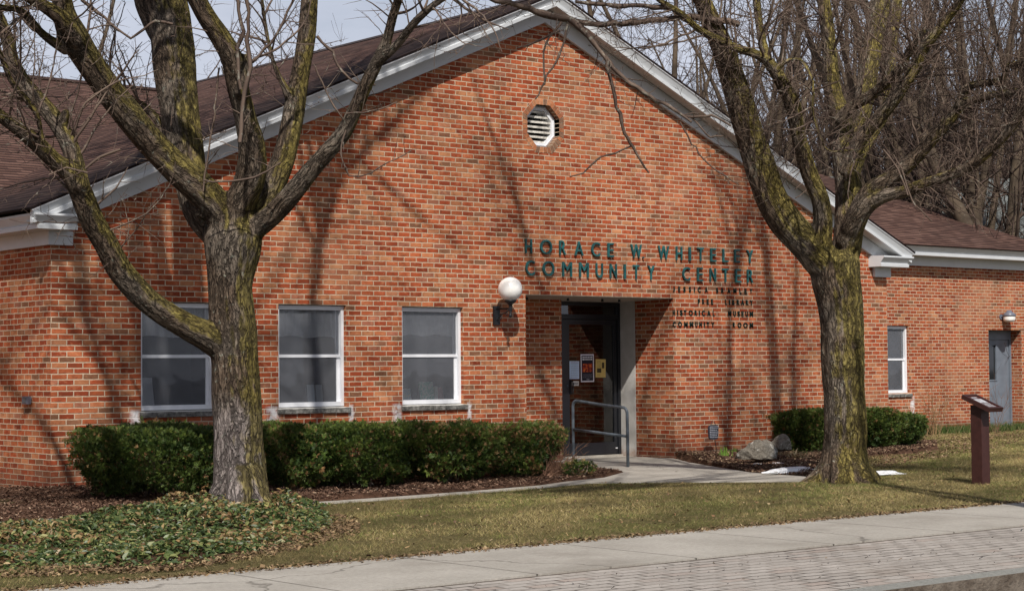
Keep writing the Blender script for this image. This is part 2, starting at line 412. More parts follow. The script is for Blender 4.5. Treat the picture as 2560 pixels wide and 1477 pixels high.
# ------------------------------------------------------------------ materials
M_brick = brick_mat('brick_facade', stains=[(1.12, 0.10), (2.32, 0.07), (3.08, 0.13), (5.06, 0.10), (4.30, 0.05), (6.30, 0.05)])
M_brick2 = brick_mat('brick_wing', stains=[(20.85, 0.09)], stain_z=(0.2, 0.66), tone=0.92)
M_brick_side = brick_mat('brick_side')
M_roof = shingle_mat('roof_shingles', 1.0)
M_white = plain('white_trim_paint', (0.60, 0.62, 0.64), 0.45, 0.05, 3)
M_whitewin = plain('white_window_paint', (0.76, 0.77, 0.80), 0.4, 0.04, 5)
M_lintel = plain('lintel_paint', (0.42, 0.39, 0.35), 0.6, 0.15, 8)
M_dark = plain('dark_bronze_aluminium', (0.012, 0.013, 0.017), 0.35, 0.1, 10, spec=0.5)
M_black = plain('black_iron', (0.014, 0.014, 0.016), 0.45, 0.2, 20)
M_pipe = plain('worn_painted_pipe', (0.095, 0.115, 0.135), 0.45, 0.6, 7, spec=0.4)
M_bronze = plain('verdigris_bronze_letters', (0.015, 0.095, 0.098), 0.5, 0.5, 9, spec=0.4)
M_dkbronze = plain('dark_letters', (0.008, 0.020, 0.016), 0.7, 0.3, 9, spec=0.15)
M_interior = plain('room_interior', (0.10, 0.10, 0.10), 0.9)
M_curtain = plain('sheer_curtain', (0.80, 0.80, 0.80), 0.9, 0.1, 10)
M_globe, nt, b, o = newmat('opal_glass_globe')
setc(nt, b, ramp(nt, noise(nt, coord(nt), 7, 4), [(0.3, (0.86, 0.84, 0.80)), (0.7, (0.93, 0.925, 0.91))]), 0.25, spec=0.5)
b.inputs['Subsurface Weight'].default_value = 0.3; b.inputs['Subsurface Radius'].default_value = (0.1, 0.1, 0.1)
M_sill, nt, b, o = newmat('weathered_stone_sill')
c_ = coord(nt); n_ = noise(nt, c_, 18, 5, 0.7); n2_ = noise(nt, c_, 55, 3)
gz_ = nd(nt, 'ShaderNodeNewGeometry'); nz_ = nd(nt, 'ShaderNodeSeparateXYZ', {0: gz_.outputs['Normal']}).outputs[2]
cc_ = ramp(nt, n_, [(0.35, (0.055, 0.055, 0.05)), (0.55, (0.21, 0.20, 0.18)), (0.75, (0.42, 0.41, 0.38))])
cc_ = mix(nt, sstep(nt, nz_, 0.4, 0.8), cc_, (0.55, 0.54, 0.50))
setc(nt, b, cc_, 0.9, n2_, 0.006)
def glass_mat(name, tint, alpha, rough=0.02):
    m, nt, b, o = newmat(name); nt.nodes.remove(b)
    fr = nd(nt, 'ShaderNodeFresnel', {'IOR': 1.5}).outputs[0]
    f2 = mth(nt, 'MULTIPLY', fr, 2.4, clamp=True)
    bmp = nd(nt, 'ShaderNodeBump', {'Height': noise(nt, coord(nt), 3.0, 1), 'Distance': 0.004, 'Strength': 0.4})
    g = nd(nt, 'ShaderNodeBsdfGlossy', {'Roughness': rough, 'Normal': bmp.outputs[0]})
    t = nd(nt, 'ShaderNodeBsdfTransparent', {'Color': (*tint, 1)})
    s_ = nd(nt, 'ShaderNodeMixShader', {0: f2, 1: t.outputs[0], 2: g.outputs[0]})
    nt.links.new(s_.outputs[0], o.inputs[0]); return m
M_glass = glass_mat('window_glass', (0.80, 0.82, 0.84), 1)
M_doorglass = glass_mat('tinted_door_glass', (0.30, 0.27, 0.25), 1)
M_screen, nt, b, o = newmat('insect_screen'); nt.nodes.remove(b)
uvs_ = coord(nt)
dn_ = nd(nt, 'ShaderNodeBsdfDiffuse', {'Color': ramp(nt, noise(nt, uvs_, 3, 3), [(0.3, (0.20, 0.21, 0.235)), (0.7, (0.27, 0.28, 0.31))])})
tn_ = nd(nt, 'ShaderNodeBsdfTransparent')
mx_ = nd(nt, 'ShaderNodeMixShader', {0: 0.34, 1: tn_.outputs[0], 2: dn_.outputs[0]}); nt.links.new(mx_.outputs[0], o.inputs[0])

def concrete_mat(name, c0, c1, joint=None, jw=0.006):
    m, nt, b, o = newmat(name); c = coord(nt)
    n = noise(nt, c, 1.3, 5, 0.6); n2 = noise(nt, c, 40, 4, 0.7); n3 = noise(nt, c, 180, 2)
    col = ramp(nt, n, [(0.3, c0), (0.7, c1)])
    col = mix(nt, 1.0, col, ramp(nt, n2, [(0.25, 0.78), (0.75, 1.15)]), 'MULTIPLY')
    col = mix(nt, mth(nt, 'MULTIPLY', sstep(nt, n3, 0.62, 0.72), 0.5), col, (0.10, 0.09, 0.08))
    h = n3
    st_ = noise(nt, c, 0.55, 6, 0.7)
    col = mix(nt, mth(nt, 'MULTIPLY', sstep(nt, st_, 0.52, 0.66), 0.28), col, (0.16, 0.135, 0.11))
    vo = nd(nt, 'ShaderNodeTexVoronoi', {'Vector': nd(nt, 'ShaderNodeVectorMath', {0: c, 1: nd(nt, 'ShaderNodeVectorMath', {0: nd(nt, 'ShaderNodeTexNoise', {'Vector': c, 'Scale': 1.5, 'Detail': 5.0}).outputs['Color'], 'Scale': 0.7}, operation='SCALE').outputs[0]}, operation='ADD').outputs[0], 'Scale': 0.33}, feature='DISTANCE_TO_EDGE').outputs['Distance']
    col = mix(nt, mth(nt, 'MULTIPLY', sstep(nt, vo, 0.006, 0.001), 0.55), col, (0.07, 0.06, 0.05))
    if joint:
        x = nd(nt, 'ShaderNodeSeparateXYZ', {0: c}).outputs[0]
        fx = mth(nt, 'FRACT', mth(nt, 'DIVIDE', mth(nt, 'ADD', x, 100.35), joint))
        dj = mth(nt, 'MULTIPLY', mth(nt, 'MINIMUM', fx, mth(nt, 'SUBTRACT', 1.0, fx)), joint)
        k = sstep(nt, dj, jw*1.6, jw*0.5)
        col = mix(nt, mth(nt, 'MULTIPLY', k, 0.8), col, (0.06, 0.05, 0.04)); h = mth(nt, 'SUBTRACT', h, mth(nt, 'MULTIPLY', k, 3.0))
    setc(nt, b, col, 0.95, h, 0.003, spec=0.15); return m
M_walk = concrete_mat('concrete_walk', (0.325, 0.30, 0.262), (0.42, 0.39, 0.345), 1.52)
M_path = concrete_mat('concrete_path', (0.35, 0.322, 0.278), (0.44, 0.41, 0.36))
M_kerb, nt, b, o = newmat('granite_kerb'); c_ = coord(nt); n_ = noise(nt, c_, 5, 6, 0.7); n2_ = noise(nt, c_, 30, 5, 0.7)
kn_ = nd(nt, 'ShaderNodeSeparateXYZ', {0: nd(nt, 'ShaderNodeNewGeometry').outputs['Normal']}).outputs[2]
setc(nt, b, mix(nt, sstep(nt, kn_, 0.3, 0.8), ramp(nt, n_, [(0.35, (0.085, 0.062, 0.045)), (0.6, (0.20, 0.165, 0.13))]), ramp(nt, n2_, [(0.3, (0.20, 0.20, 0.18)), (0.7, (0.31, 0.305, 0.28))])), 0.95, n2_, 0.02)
M_kerb_unused = concrete_mat('granite_kerb', (0.17, 0.165, 0.15), (0.28, 0.27, 0.25), 2.4)
def paver_mat():
    m, nt, b, o = newmat('brick_pavers'); c = coord(nt)
    wob = nd(nt, 'ShaderNodeTexNoise', {'Vector': c, 'Scale': 3.0, 'Detail': 3.0}).outputs['Color']
    c2 = nd(nt, 'ShaderNodeVectorMath', {0: c, 1: nd(nt, 'ShaderNodeVectorMath', {0: wob, 'Scale': 0.05}, operation='SCALE').outputs[0]}, operation='ADD').outputs[0]
    rot = nd(nt, 'ShaderNodeMapping', {'Vector': c2, 'Rotation': (0, 0, 0)}).outputs[0]
    s = nd(nt, 'ShaderNodeSeparateXYZ', {0: rot}); W_, L_ = 0.125, 0.25
    vr = mth(nt, 'DIVIDE', s.outputs[1], W_); row = mth(nt, 'FLOOR', vr); fy = mth(nt, 'FRACT', vr)
    uu = mth(nt, 'ADD', mth(nt, 'DIVIDE', s.outputs[0], L_), mth(nt, 'FRACT', mth(nt, 'MULTIPLY', row, 0.5)))
    cid = mth(nt, 'FLOOR', uu); fx = mth(nt, 'FRACT', uu)
    d = mth(nt, 'MINIMUM', mth(nt, 'MULTIPLY', mth(nt, 'MINIMUM', fx, mth(nt, 'SUBTRACT', 1.0, fx)), L_), mth(nt, 'MULTIPLY', mth(nt, 'MINIMUM', fy, mth(nt, 'SUBTRACT', 1.0, fy)), W_))
    jn = noise(nt, c, 6, 4, 0.7)
    d = mth(nt, 'ADD', d, mth(nt, 'MULTIPLY', mth(nt, 'SUBTRACT', jn, 0.5), 0.012))
    f = sstep(nt, d, 0.004, 0.013)
    wn = nd(nt, 'ShaderNodeTexWhiteNoise', {'Vector': nd(nt, 'ShaderNodeCombineXYZ', {0: cid, 1: row}).outputs[0]}, noise_dimensions='3D').outputs['Value']
    pc = ramp(nt, wn, [(0, (0.335, 0.302, 0.272)), (0.5, (0.365, 0.332, 0.300)), (0.85, (0.39, 0.355, 0.322)), (1.0, (0.34, 0.285, 0.25))])
    g = noise(nt, c, 35, 4, 0.7); pc = mix(nt, 1.0, pc, ramp(nt, g, [(0.3, 0.8), (0.7, 1.15)]), 'MULTIPLY')
    wt = noise(nt, c, 0.8, 4); pc = mix(nt, 1.0, pc, ramp(nt, wt, [(0.3, 0.85), (0.7, 1.1)]), 'MULTIPLY')
    jc = ramp(nt, noise(nt, c, 1.9, 4, 0.65), [(0.40, (0.05, 0.042, 0.035)), (0.58, (0.27, 0.24, 0.21))])
    col = mix(nt, f, jc, pc)
    so_ = nd(nt, 'ShaderNodeSeparateXYZ', {0: c}); gap = mth(nt, 'SUBTRACT', mth(nt, 'ADD', -10.7507, mth(nt, 'MULTIPLY', so_.outputs[0], 0.000333)), so_.outputs[1])
    gk = sstep(nt, mth(nt, 'ADD', gap, mth(nt, 'MULTIPLY', mth(nt, 'SUBTRACT', noise(nt, c, 5, 4, 0.7), 0.5), 0.09)), 0.050, 0.025)
    col = mix(nt, mth(nt, 'MULTIPLY', gk, 0.85), col, (0.075, 0.055, 0.04))
    col = mix(nt, mth(nt, 'MULTIPLY', sstep(nt, noise(nt, c, 1.1, 5, 0.7), 0.55, 0.70), 0.35), col, (0.20, 0.155, 0.12))
    setc(nt, b, col, 0.95, mth(nt, 'ADD', f, mth(nt, 'MULTIPLY', g, 0.4)), 0.006, spec=0.1); return m
M_paver = paver_mat()
def soil_mat(name, stops, scale=9):
    m, nt, b, o = newmat(name); c = coord(nt)
    n = noise(nt, c, scale, 6, 0.7); n2 = noise(nt, c, 70, 4, 0.7); big = noise(nt, c, 0.7, 4)
    col = ramp(nt, n, stops)
    col = mix(nt, 1.0, col, ramp(nt, n2, [(0.25, 0.55), (0.75, 1.4)]), 'MULTIPLY')
    col = mix(nt, 1.0, col, ramp(nt, big, [(0.3, 0.8), (0.7, 1.15)]), 'MULTIPLY')
    setc(nt, b, col, 1.0, n2, 0.02, spec=0.05); return m
M_lawn = soil_mat('lawn_thatch', [(0.3, (0.075, 0.065, 0.028)), (0.55, (0.14, 0.115, 0.052)), (0.75, (0.21, 0.165, 0.085))])
M_mulch = soil_mat('mulch_soil', [(0.3, (0.045, 0.024, 0.016)), (0.55, (0.10, 0.055, 0.036)), (0.75, (0.17, 0.10, 0.068))], 14)
M_road = soil_mat('asphalt', [(0.3, (0.045, 0.045, 0.047)), (0.7, (0.065, 0.064, 0.062))], 20)
M_chip = attr_mat('mulch_chips', 0.9)
M_blade = attr_mat('grass_blades', 0.8, 0.3)
M_leaf = attr_mat('ground_cover_leaves', 0.45, 0.2, 0.12, 40, 0.45)
M_yew = attr_mat('yew_needles', 0.6, 0.15, 0.15, 30, 0.35)
M_bark1 = bark_mat('bark_mossy', 0.84, (0.75, -0.35, 0.5), bare=1.15)
M_bark2 = bark_mat('bark_furrowed', 0.90, (0.45, -0.75, 0.45), tone=1.3)
M_barkbg = twig_mat('bark_far', (0.045, 0.033, 0.024), (0.125, 0.092, 0.062), 0.10)
M_twig = twig_mat('twigs_near', (0.070, 0.047, 0.038), (0.18, 0.13, 0.10), 0.40)
M_twigbg = twig_mat('twigs_far', (0.040, 0.027, 0.022), (0.088, 0.060, 0.047), 0.05)
M_rock, nt, b, o = newmat('boulder_stone'); c_ = coord(nt)
n_ = noise(nt, c_, 6, 6, 0.7); n2_ = noise(nt, c_, 30, 5, 0.7)
setc(nt, b, mix(nt, sstep(nt, n_, 0.56, 0.66), ramp(nt, n2_, [(0.3, (0.085, 0.072, 0.056)), (0.7, (0.26, 0.235, 0.195))]), (0.55, 0.53, 0.48)), 0.9, n2_, 0.03)
M_snow, nt, b, o = newmat('old_snow'); sn_ = noise(nt, coord(nt), 14, 5, 0.7); setc(nt, b, ramp(nt, sn_, [(0.32, (0.50, 0.48, 0.46)), (0.45, (0.80, 0.81, 0.84)), (0.7, (0.90, 0.91, 0.93))]), 0.6, noise(nt, coord(nt), 40, 4), 0.03)
M_brown = plain('brown_painted_post', (0.050, 0.018, 0.015), 0.5, 0.2, 12, spec=0.35)
M_greydoor = plain('grey_blue_door_paint', (0.15, 0.175, 0.21), 0.5, 0.15, 4)
M_spot = plain('grey_fixture', (0.14, 0.15, 0.19), 0.4, 0.1)

# ------------------------------------------------------------------ ground
GZ = -0.10
def sheet(name, pts, z, mat, depth=None):
    mb = MB(); mb.face([(x, y, z) for x, y in pts], None)
    if depth:
        n = len(pts)
        for i in range(n):
            a, b_ = pts[i], pts[(i+1) % n]; mb.face([(a[0], a[1], z-depth), (b_[0], b_[1], z-depth), (b_[0], b_[1], z), (a[0], a[1], z)])
    return struct(mb.build(name, mat))
Yk = -12.93
mb = MB(); mb.face([(-400, -9.2, GZ-0.004), (400, -9.2, GZ-0.004), (400, 700, GZ-0.004), (-400, 700, GZ-0.004)])
struct(mb.build('lawn_ground', M_lawn))
sheet('sidewalk', [(-120, -10.78), (120, -10.70), (120, -9.06), (-120, -9.30)], GZ+0.012, M_walk, 0.06)
sheet('paver_strip', [(-120, -12.76), (120, -12.70), (120, -10.71), (-120, -10.79)], GZ, M_paver, 0.05)
mb = MB(); mb.box(-120, 120, Yk, -12.74, GZ-0.3, GZ+0.012)
struct(mb.build('kerb', M_kerb, bevel=0.02))
sheet('road', [(-400, -300), (400, -300), (400, Yk+0.01), (-400, Yk+0.01)], GZ-0.15, M_road)
# entrance path with its narrow concrete edging running left
pth = [(10.285, 1.22), (10.285, 0.0)] + [tuple(gz(*q)[:2]) for q in [(1724, 1157), (1800, 1170), (1876, 1182), (1950, 1188), (2029, 1193), (2075, 1196)]]
pth += [tuple(gz(*q)[:2]) for q in [(2070, 1203), (2029, 1203), (1800, 1204.5), (1581, 1206), (1471, 1207.5)]]
edg_f = [(4.6, -3.72), (3.4, -3.92), (2.25, -4.03), (1.02, -4.08), (-0.5, -4.10), (-3.5, -4.10), (-8, -4.10)]
edg_b = [(x, y+0.22) for x, y in edg_f[::-1]]
pth += edg_f + edg_b + [(5.3, -3.18), (6.2, -2.9), (7.2, -2.2), (7.75, -1.2), (7.95, 0.0), (7.95, 0.84), (8.70, 0.84), (8.9, 1.22)]
sheet('entrance_path', pth, GZ+0.010, M_path, 0.05)
# planting beds: bumpy earth
rng = np.random.default_rng(5)
def inpoly(x, y, poly):
    c = np.zeros(x.shape, bool); n = len(poly); j = n-1
    for i in range(n):
        xi, yi = poly[i]; xj, yj = poly[j]
        c ^= ((yi > y) != (yj > y)) & (x < (xj-xi)*(y-yi)/(yj-yi+1e-12)+xi); j = i
    return c
def bumps(x, y, s):
    r = np.random.default_rng(s); h = np.zeros_like(x)
    for k in range(14):
        f = 0.8*1.45**(k/1.6); a = r.uniform(0, 2*PI); ph = r.uniform(0, 6.28)
        h += np.sin((x*np.cos(a)+y*np.sin(a))*f*2+ph)/f**0.8
    return h
BED1 = [(-9, -3.86), (-3.5, -3.86), (1.02, -3.84), (3.4, -3.68), (5.3, -3.16), (6.2, -2.85), (7.2, -2.15), (7.7, -1.2), (7.9, 0.0), (7.9, 0.4), (-9, 0.4)]
BED2 = [(10.32, 0.02)]+[tuple(gz(*q)[:2]) for q in [(1730, 1156), (1800, 1168.5), (1876, 1180), (1950, 1186), (2029, 1190.5)]]+[(9.2, -3.9), (10.6, -2.9), (12.2, -2.0), (13.6, -1.75), (15.1, -1.25), (16.1, -0.5), (16.2, 0.6), (15.46, 0.7), (10.32, 0.7)]
def bed_h(x, y, k):
    if k == 0: return GZ+0.03+0.012*bumps(x, y, 3)
    return GZ+0.03+0.012*bumps(x, y, 4)+0.05*np.clip((y+3.5)/3, 0, 1)
def bed(name, poly, k, step=0.09):
    xs = np.array([p_[0] for p_ in poly]); ys = np.array([p_[1] for p_ in poly])
    gx = np.arange(xs.min(), xs.max()+step, step); gy = np.arange(ys.min(), ys.max()+step, step)
    X, Y = np.meshgrid(gx, gy, indexing='ij'); Z = bed_h(X, Y, k)
    ins = inpoly(X, Y, poly)
    # dip the rim below the lawn
    Z = np.where(ins, Z, GZ-0.05)
    nx, ny = X.shape; V = np.stack([X, Y, Z], -1).reshape(-1, 3)
    i, j = np.meshgrid(np.arange(nx-1), np.arange(ny-1), indexing='ij')
    F = np.stack([i*ny+j, (i+1)*ny+j, (i+1)*ny+j+1, i*ny+j+1], -1).reshape(-1, 4)
    keepf = ins.reshape(-1)[F].any(1); F = F[keepf]
    return struct(mesh_np(name, V, F, M_mulch, smooth=True))
bed('planting_bed', BED1, 0); bed('planting_bed', BED2, 1)
def scatter(poly, n, rng):
    xs = np.array([p_[0] for p_ in poly]); ys = np.array([p_[1] for p_ in poly])
    x = rng.uniform(xs.min(), xs.max(), n*3); y = rng.uniform(ys.min(), ys.max(), n*3)
    k = inpoly(x, y, poly); return x[k][:n], y[k][:n]
def pick(rng, pal, n, jit=0.2):
    P = np.array([c for _, c in pal]); wts = np.array([q for q, _ in pal], float); wts /= wts.sum()
    c = P[rng.choice(len(P), n, p=wts)]
    return np.clip(c*rng.uniform(1-jit, 1+jit, (n, 1)), 0, 1)
def quads(c, a, b_, half=True):
    """quads centred c spanned by half axes a,b"""
    n = len(c); V = np.stack([c-a-b_, c+a-b_, c+a+b_, c-a+b_], 1).reshape(-1, 3)
    return V, np.arange(4*n).reshape(n, 4)
def rand_dirs(rng, n):
    v = rng.normal(size=(n, 3)); return v/np.linalg.norm(v, axis=1, keepdims=True)
def chips(name, poly, k, n, pal, seed, size=(0.005, 0.020), label='', cat=''):
    r = np.random.default_rng(seed); x, y = scatter(poly, n, r); n = len(x)
    z = (bed_h(x, y, k) if k is not None else GZ)+r.uniform(0.0, 0.02, n)
    t = r.uniform(0, 2*PI, n); L = r.uniform(*size, n)
    a = np.stack([np.cos(t)*L, np.sin(t)*L, r.normal(0, 0.35, n)*L], -1)
    b_ = np.stack([-np.sin(t), np.cos(t), r.normal(0, 0.5, n)], -1)*(L*r.uniform(0.2, 0.5, n))[:, None]
    V, F = quads(np.stack([x, y, z], -1), a, b_)
    return tag(mesh_np(name, V, F, M_chip, tint=pick(r, pal, n, 0.35)), label, cat, kind='stuff')
MP = [(5, (0.105, 0.056, 0.035)), (4, (0.145, 0.082, 0.053)), (3, (0.19, 0.115, 0.076)), (3, (0.06, 0.033, 0.022)), (.6, (0.30, 0.215, 0.145))]
chips('bark_mulch', BED1, 0, 60000, MP, 11, label='reddish brown bark mulch under the clipped yew hedge', cat='mulch')
chips('bark_mulch', BED2, 1, 60000, MP+[(2.0, (0.40, 0.29, 0.17))], 12, label='brown mulch and dead leaves around the boulders by the right corner', cat='mulch')

# lawn blades -------------------------------------------------------
LAWN = [(-9, -9.16), (14, -9.13), (26, -9.0), (26, 3.74), (15.46, 3.74), (15.46, 0.6), (16.1, 0.5), (16.05, -0.5), (15.1, -1.2), (13.6, -1.70), (12.2, -1.95), (10.6, -2.85), (9.2, -3.85)] + [tuple(gz(*q)[:2]) for q in [(2070, 1205), (2029, 1205), (1800, 1206), (1581, 1207.5), (1471, 1209)]] + [(4.6, -3.74), (3.4, -3.94), (2.25, -4.05), (1.02, -4.1), (-9, -4.12)]
def lawn():
    r = np.random.default_rng(21); n = 800000
    x, y = scatter(LAWN, n, r); n = len(x)
    # fewer blades with distance
    dep = (x-CAM[0])*FWD[0]+(y-CAM[1])*FWD[1]
    side = (x-CAM[0])*RGT[0]+(y-CAM[1])*RGT[1]
    k = (np.abs(side) < dep*0.30+0.3)
    x, y, dep = x[k], y[k], dep[k]; n = len(x)
    gn = bumps(x*1.3, y*1.3, 8); gn2 = bumps(x*4, y*4, 9)
    green = 1/(1+np.exp(-(gn*1.1+gn2*0.8-0.8)))
    edge = np.clip((y+9.15)/0.45, 0, 1)   # thatchy dry rim along the walk
    bare = (bumps(x*2, y*2, 31) > 1.3) & (r.random(n) < 0.8)
    keepb = ~bare & (r.random(n) < 0.35+0.65*edge)
    x, y, dep, green, edge = x[keepb], y[keepb], dep[keepb], green[keepb], edge[keepb]; n = len(x)
    H = r.uniform(0.010, 0.034, n)*np.where(bumps(x*3, y*3, 14) > 0.9, 1.5, 1.0)*(0.6+0.4*edge); Wd = r.uniform(0.0011, 0.0024, n)*(dep/18)
    t = r.uniform(0, 2*PI, n); lean = r.normal(0, 1.1, (n, 2))
    B = np.stack([x, y, np.full(n, GZ-0.006)], -1)
    wv = np.stack([np.cos(t)*Wd, np.sin(t)*Wd, np.zeros(n)], -1)
    tip = B+np.stack([lean[:, 0]*H, lean[:, 1]*H, H], -1)
    V = np.stack([B-wv, B+wv, tip], 1).reshape(-1, 3); F = np.arange(3*n).reshape(n, 3)
    g = (r.random(n) < 0.05+0.72*green*edge)
    mt = np.clip(1+0.20*bumps(x*0.9, y*1.6, 19)/1.2, .6, 1.3)[:, None]
    c = mt*np.where(g[:, None], pick(r, [(3, (0.165, 0.185, 0.050)), (2, (0.24, 0.24, 0.075)), (1, (0.085, 0.125, 0.03))], n),
                 pick(r, [(4, (0.37, 0.295, 0.125)), (3, (0.29, 0.225, 0.09)), (2.2, (0.48, 0.39, 0.20)), (1.5, (0.14, 0.10, 0.05))], n))
    tag(mesh_np('lawn_grass', V, F, M_blade, tint=c), 'short patchy lawn of dormant straw and green blades', 'grass', kind='stuff')
lawn()
chips('fallen_leaves', LAWN, None, 9000, [(4, (0.27, 0.18, 0.09)), (3, (0.18, 0.10, 0.05)), (.7, (0.42, 0.31, 0.18)), (2, (0.10, 0.06, 0.04))], 33, (0.006, 0.018), 'dry leaf bits and twigs scattered on the lawn', 'leaves')
chips('leaf_litter', [(8.7, -4.5), (11.0, -3.7), (14.0, -2.6), (17.0, -1.2), (21.0, 0.9), (26, 1.4), (26, 3.6), (15.6, 3.6), (15.6, 0.4), (15.0, -1.0), (12.0, -1.9), (9.5, -3.6)], None, 15000, [(4, (0.15, 0.085, 0.05)), (3, (0.10, 0.055, 0.035)), (2, (0.23, 0.15, 0.085)), (1, (0.34, 0.25, 0.15))], 36, (0.007, 0.026), 'brown leaf litter and mulch strewn over the grass by the right shrubs and wing wall', 'leaves')
rim = [(-9, -9.36), (26, -9.10), (26, -8.95), (-9, -9.02)]
chips('dry_thatch', rim, None, 16000, [(4, (0.19, 0.125, 0.065)), (3, (0.13, 0.08, 0.045)), (1, (0.28, 0.21, 0.12))], 34, (0.006, 0.018), 'dry thatch and dirt along the lawn edge of the sidewalk', 'thatch')
chips('street_grit', [(-3, -12.7), (9, -12.68), (9, -10.9), (-3, -10.9)], None, 420, [(3, (0.09, 0.08, 0.075)), (2, (0.16, 0.13, 0.10)), (1, (0.05, 0.055, 0.06))], 35, (0.005, 0.014), 'dark grit and crumbs lying on the paver strip', 'grit')

# ------------------------------------------------------------------ building
WD = 15.45; XC = 7.722; SL = 0.4335
bld = empty('community_building', (0, 0, 0))
tag(bld, 'red brick gabled community center with white trim and brown shingle roof', 'building')
ZR = lambda x: 3.06+SL*(XC-abs(x-XC))
W1, W2, W3 = (1.19, 2.24), (3.167, 4.225), (5.145, 6.200)
ZS, ZH, ZL = 11*CH, 32*CH, 35*CH
REC = (7.345, 10.312)
OC = (7.712, 4.835)
mb = MB()
def wallq(x0, x1, z0, z1, y=0.0): mb.face([(x0, y, z0), (x1, y, z0), (x1, y, z1), (x0, y, z1)])
ox0, ox1, oz0, oz1 = 7.22, 8.20, 4.35, 5.32
xb = [0, *W1, *W2, *W3, ox0, REC[0], 8.0, ox1, REC[1], WD]
xb = sorted(set([0.0, *W1, *W2, *W3, ox0, REC[0], ox1, REC[1], WD]))
for x0, x1 in zip(xb[:-1], xb[1:]):
    xm = (x0+x1)/2
    holes = []
    if any(a < xm < b_ for a, b_ in (W1, W2, W3)): holes.append((ZS, ZH))
    if REC[0] < xm < REC[1]: holes.append((-1.0, ZL))
    if ox0 < xm < ox1: holes.append((oz0, oz1))
    top = min(ZR(x0), ZR(x1)); z = -0.5
    for a, b_ in sorted(holes):
        if a > z: wallq(x0, x1, z, a)
        z = b_
    if top > z+1e-3: wallq(x0, x1, z, top)
    pts = [(x0, 0, top), (x1, 0, top)]
    if ZR(x1) > top+1e-4: pts.append((x1, 0, ZR(x1)))
    if x0 < XC < x1: pts.append((XC, 0, ZR(XC)))
    if ZR(x0) > top+1e-4: pts.append((x0, 0, ZR(x0)))
    if len(pts) > 2: mb.face(pts)
# square cell around the octagon
AP = 0.395; oct_ = lambda ap: [(OC[0]+ap/math.cos(PI/8)*math.cos(PI/8+k*PI/4), OC[1]+ap/math.cos(PI/8)*math.sin(PI/8+k*PI/4)) for k in range(8)]
o8 = oct_(AP)
sq = {0: (ox1, oz1), 1: (ox1, oz1), 2: (ox0, oz1), 3: (ox0, oz1), 4: (ox0, oz0), 5: (ox0, oz0), 6: (ox1, oz0), 7: (ox1, oz0)}
for k in range(8):
    j = (k+1) % 8; a, b_ = o8[k], o8[j]; ca, cb = sq[k], sq[j]
    pts = [a, ca, cb, b_] if ca != cb else [a, ca, b_]
    mb.face([(p_[0], 0, p_[1]) for p_ in pts][::-1])
# the split column at REC[0]: fill seam-free (columns ox0..REC0..ox1 share edges)
# window reveals
for a, b_ in (W1, W2, W3):
    for x in (a, b_): mb.face([(x, 0, ZS), (x, 0.13, ZS), (x, 0.13, ZH), (x, 0, ZH)])
    mb.face([(a, 0, ZH), (b_, 0, ZH), (b_, 0.13, ZH), (a, 0.13, ZH)])
# recess: side jambs, back wall left of the door
D1, D2 = 0.855, 1.21
mb.face([(REC[0], 0, -0.5), (REC[0], D1, -0.5), (REC[0], D1, ZL), (REC[0], 0, ZL)])
mb.face([(REC[1], 0, -0.5), (REC[1], D1, -0.5), (REC[1], D1, ZL), (REC[1], 0, ZL)])
mb.face([(REC[0], D1, -0.5), (8.77, D1, -0.5), (8.77, D1, ZL), (REC[0], D1, ZL)])
mb.build('front_wall', M_brick, bld)
mb = MB()
mb.face([(0, 0, -0.5), (0, 9.0, -0.5), (0, 9.0, 3.2), (0, 0, 3.2)])
mb.build('side_wall', M_brick_side, bld); mb = MB()
mb.face([(WD, 0, -0.5), (WD, 3.76, -0.5), (WD, 3.76, 3.2), (WD, 0, 3.2)])
mb.build('side_wall', M_brick_side, bld)
# right wing wall
YW = 3.75; ww = (19.70, 20.76); wdr = (23.47, 24.66); wz = (0.745, 2.12); wdz = 2.055; XE = 25.35
mb = MB()
def wq(x0, x1, z0, z1): mb.face([(x0, YW, z0), (x1, YW, z0), (x1, YW, z1), (x0, YW, z1)])
wq(WD, ww[0], -0.5, 3.8); wq(ww[0], ww[1], -0.5, wz[0]); wq(ww[0], ww[1], wz[1], 3.8); wq(ww[1], wdr[0], -0.5, 3.8); wq(*wdr, wdz, 3.8); wq(wdr[1], XE, -0.5, 3.8)
for x in ww: mb.face([(x, YW, wz[0]), (x, YW+0.13, wz[0]), (x, YW+0.13, wz[1]), (x, YW, wz[1])])
for x in wdr: mb.face([(x, YW, -0.5), (x, YW+0.32, -0.5), (x, YW+0.32, wdz), (x, YW, wdz)])
mb.face([(wdr[0], YW, wdz), (wdr[1], YW, wdz), (wdr[1], YW+0.32, wdz), (wdr[0], YW+0.32, wdz)])
mb.face([(XE, YW, -0.5), (XE, 19, -0.5), (XE, 19, 3.8), (XE, YW, 3.8)])
mb.build('wing_wall', M_brick2, bld); mb = MB()
mb.face([(-13, YW, -0.5), (-0.02, YW, -0.5), (-0.02, YW, 3.8), (-13, YW, 3.8)])
mb.build('wing_wall', M_brick2, bld)
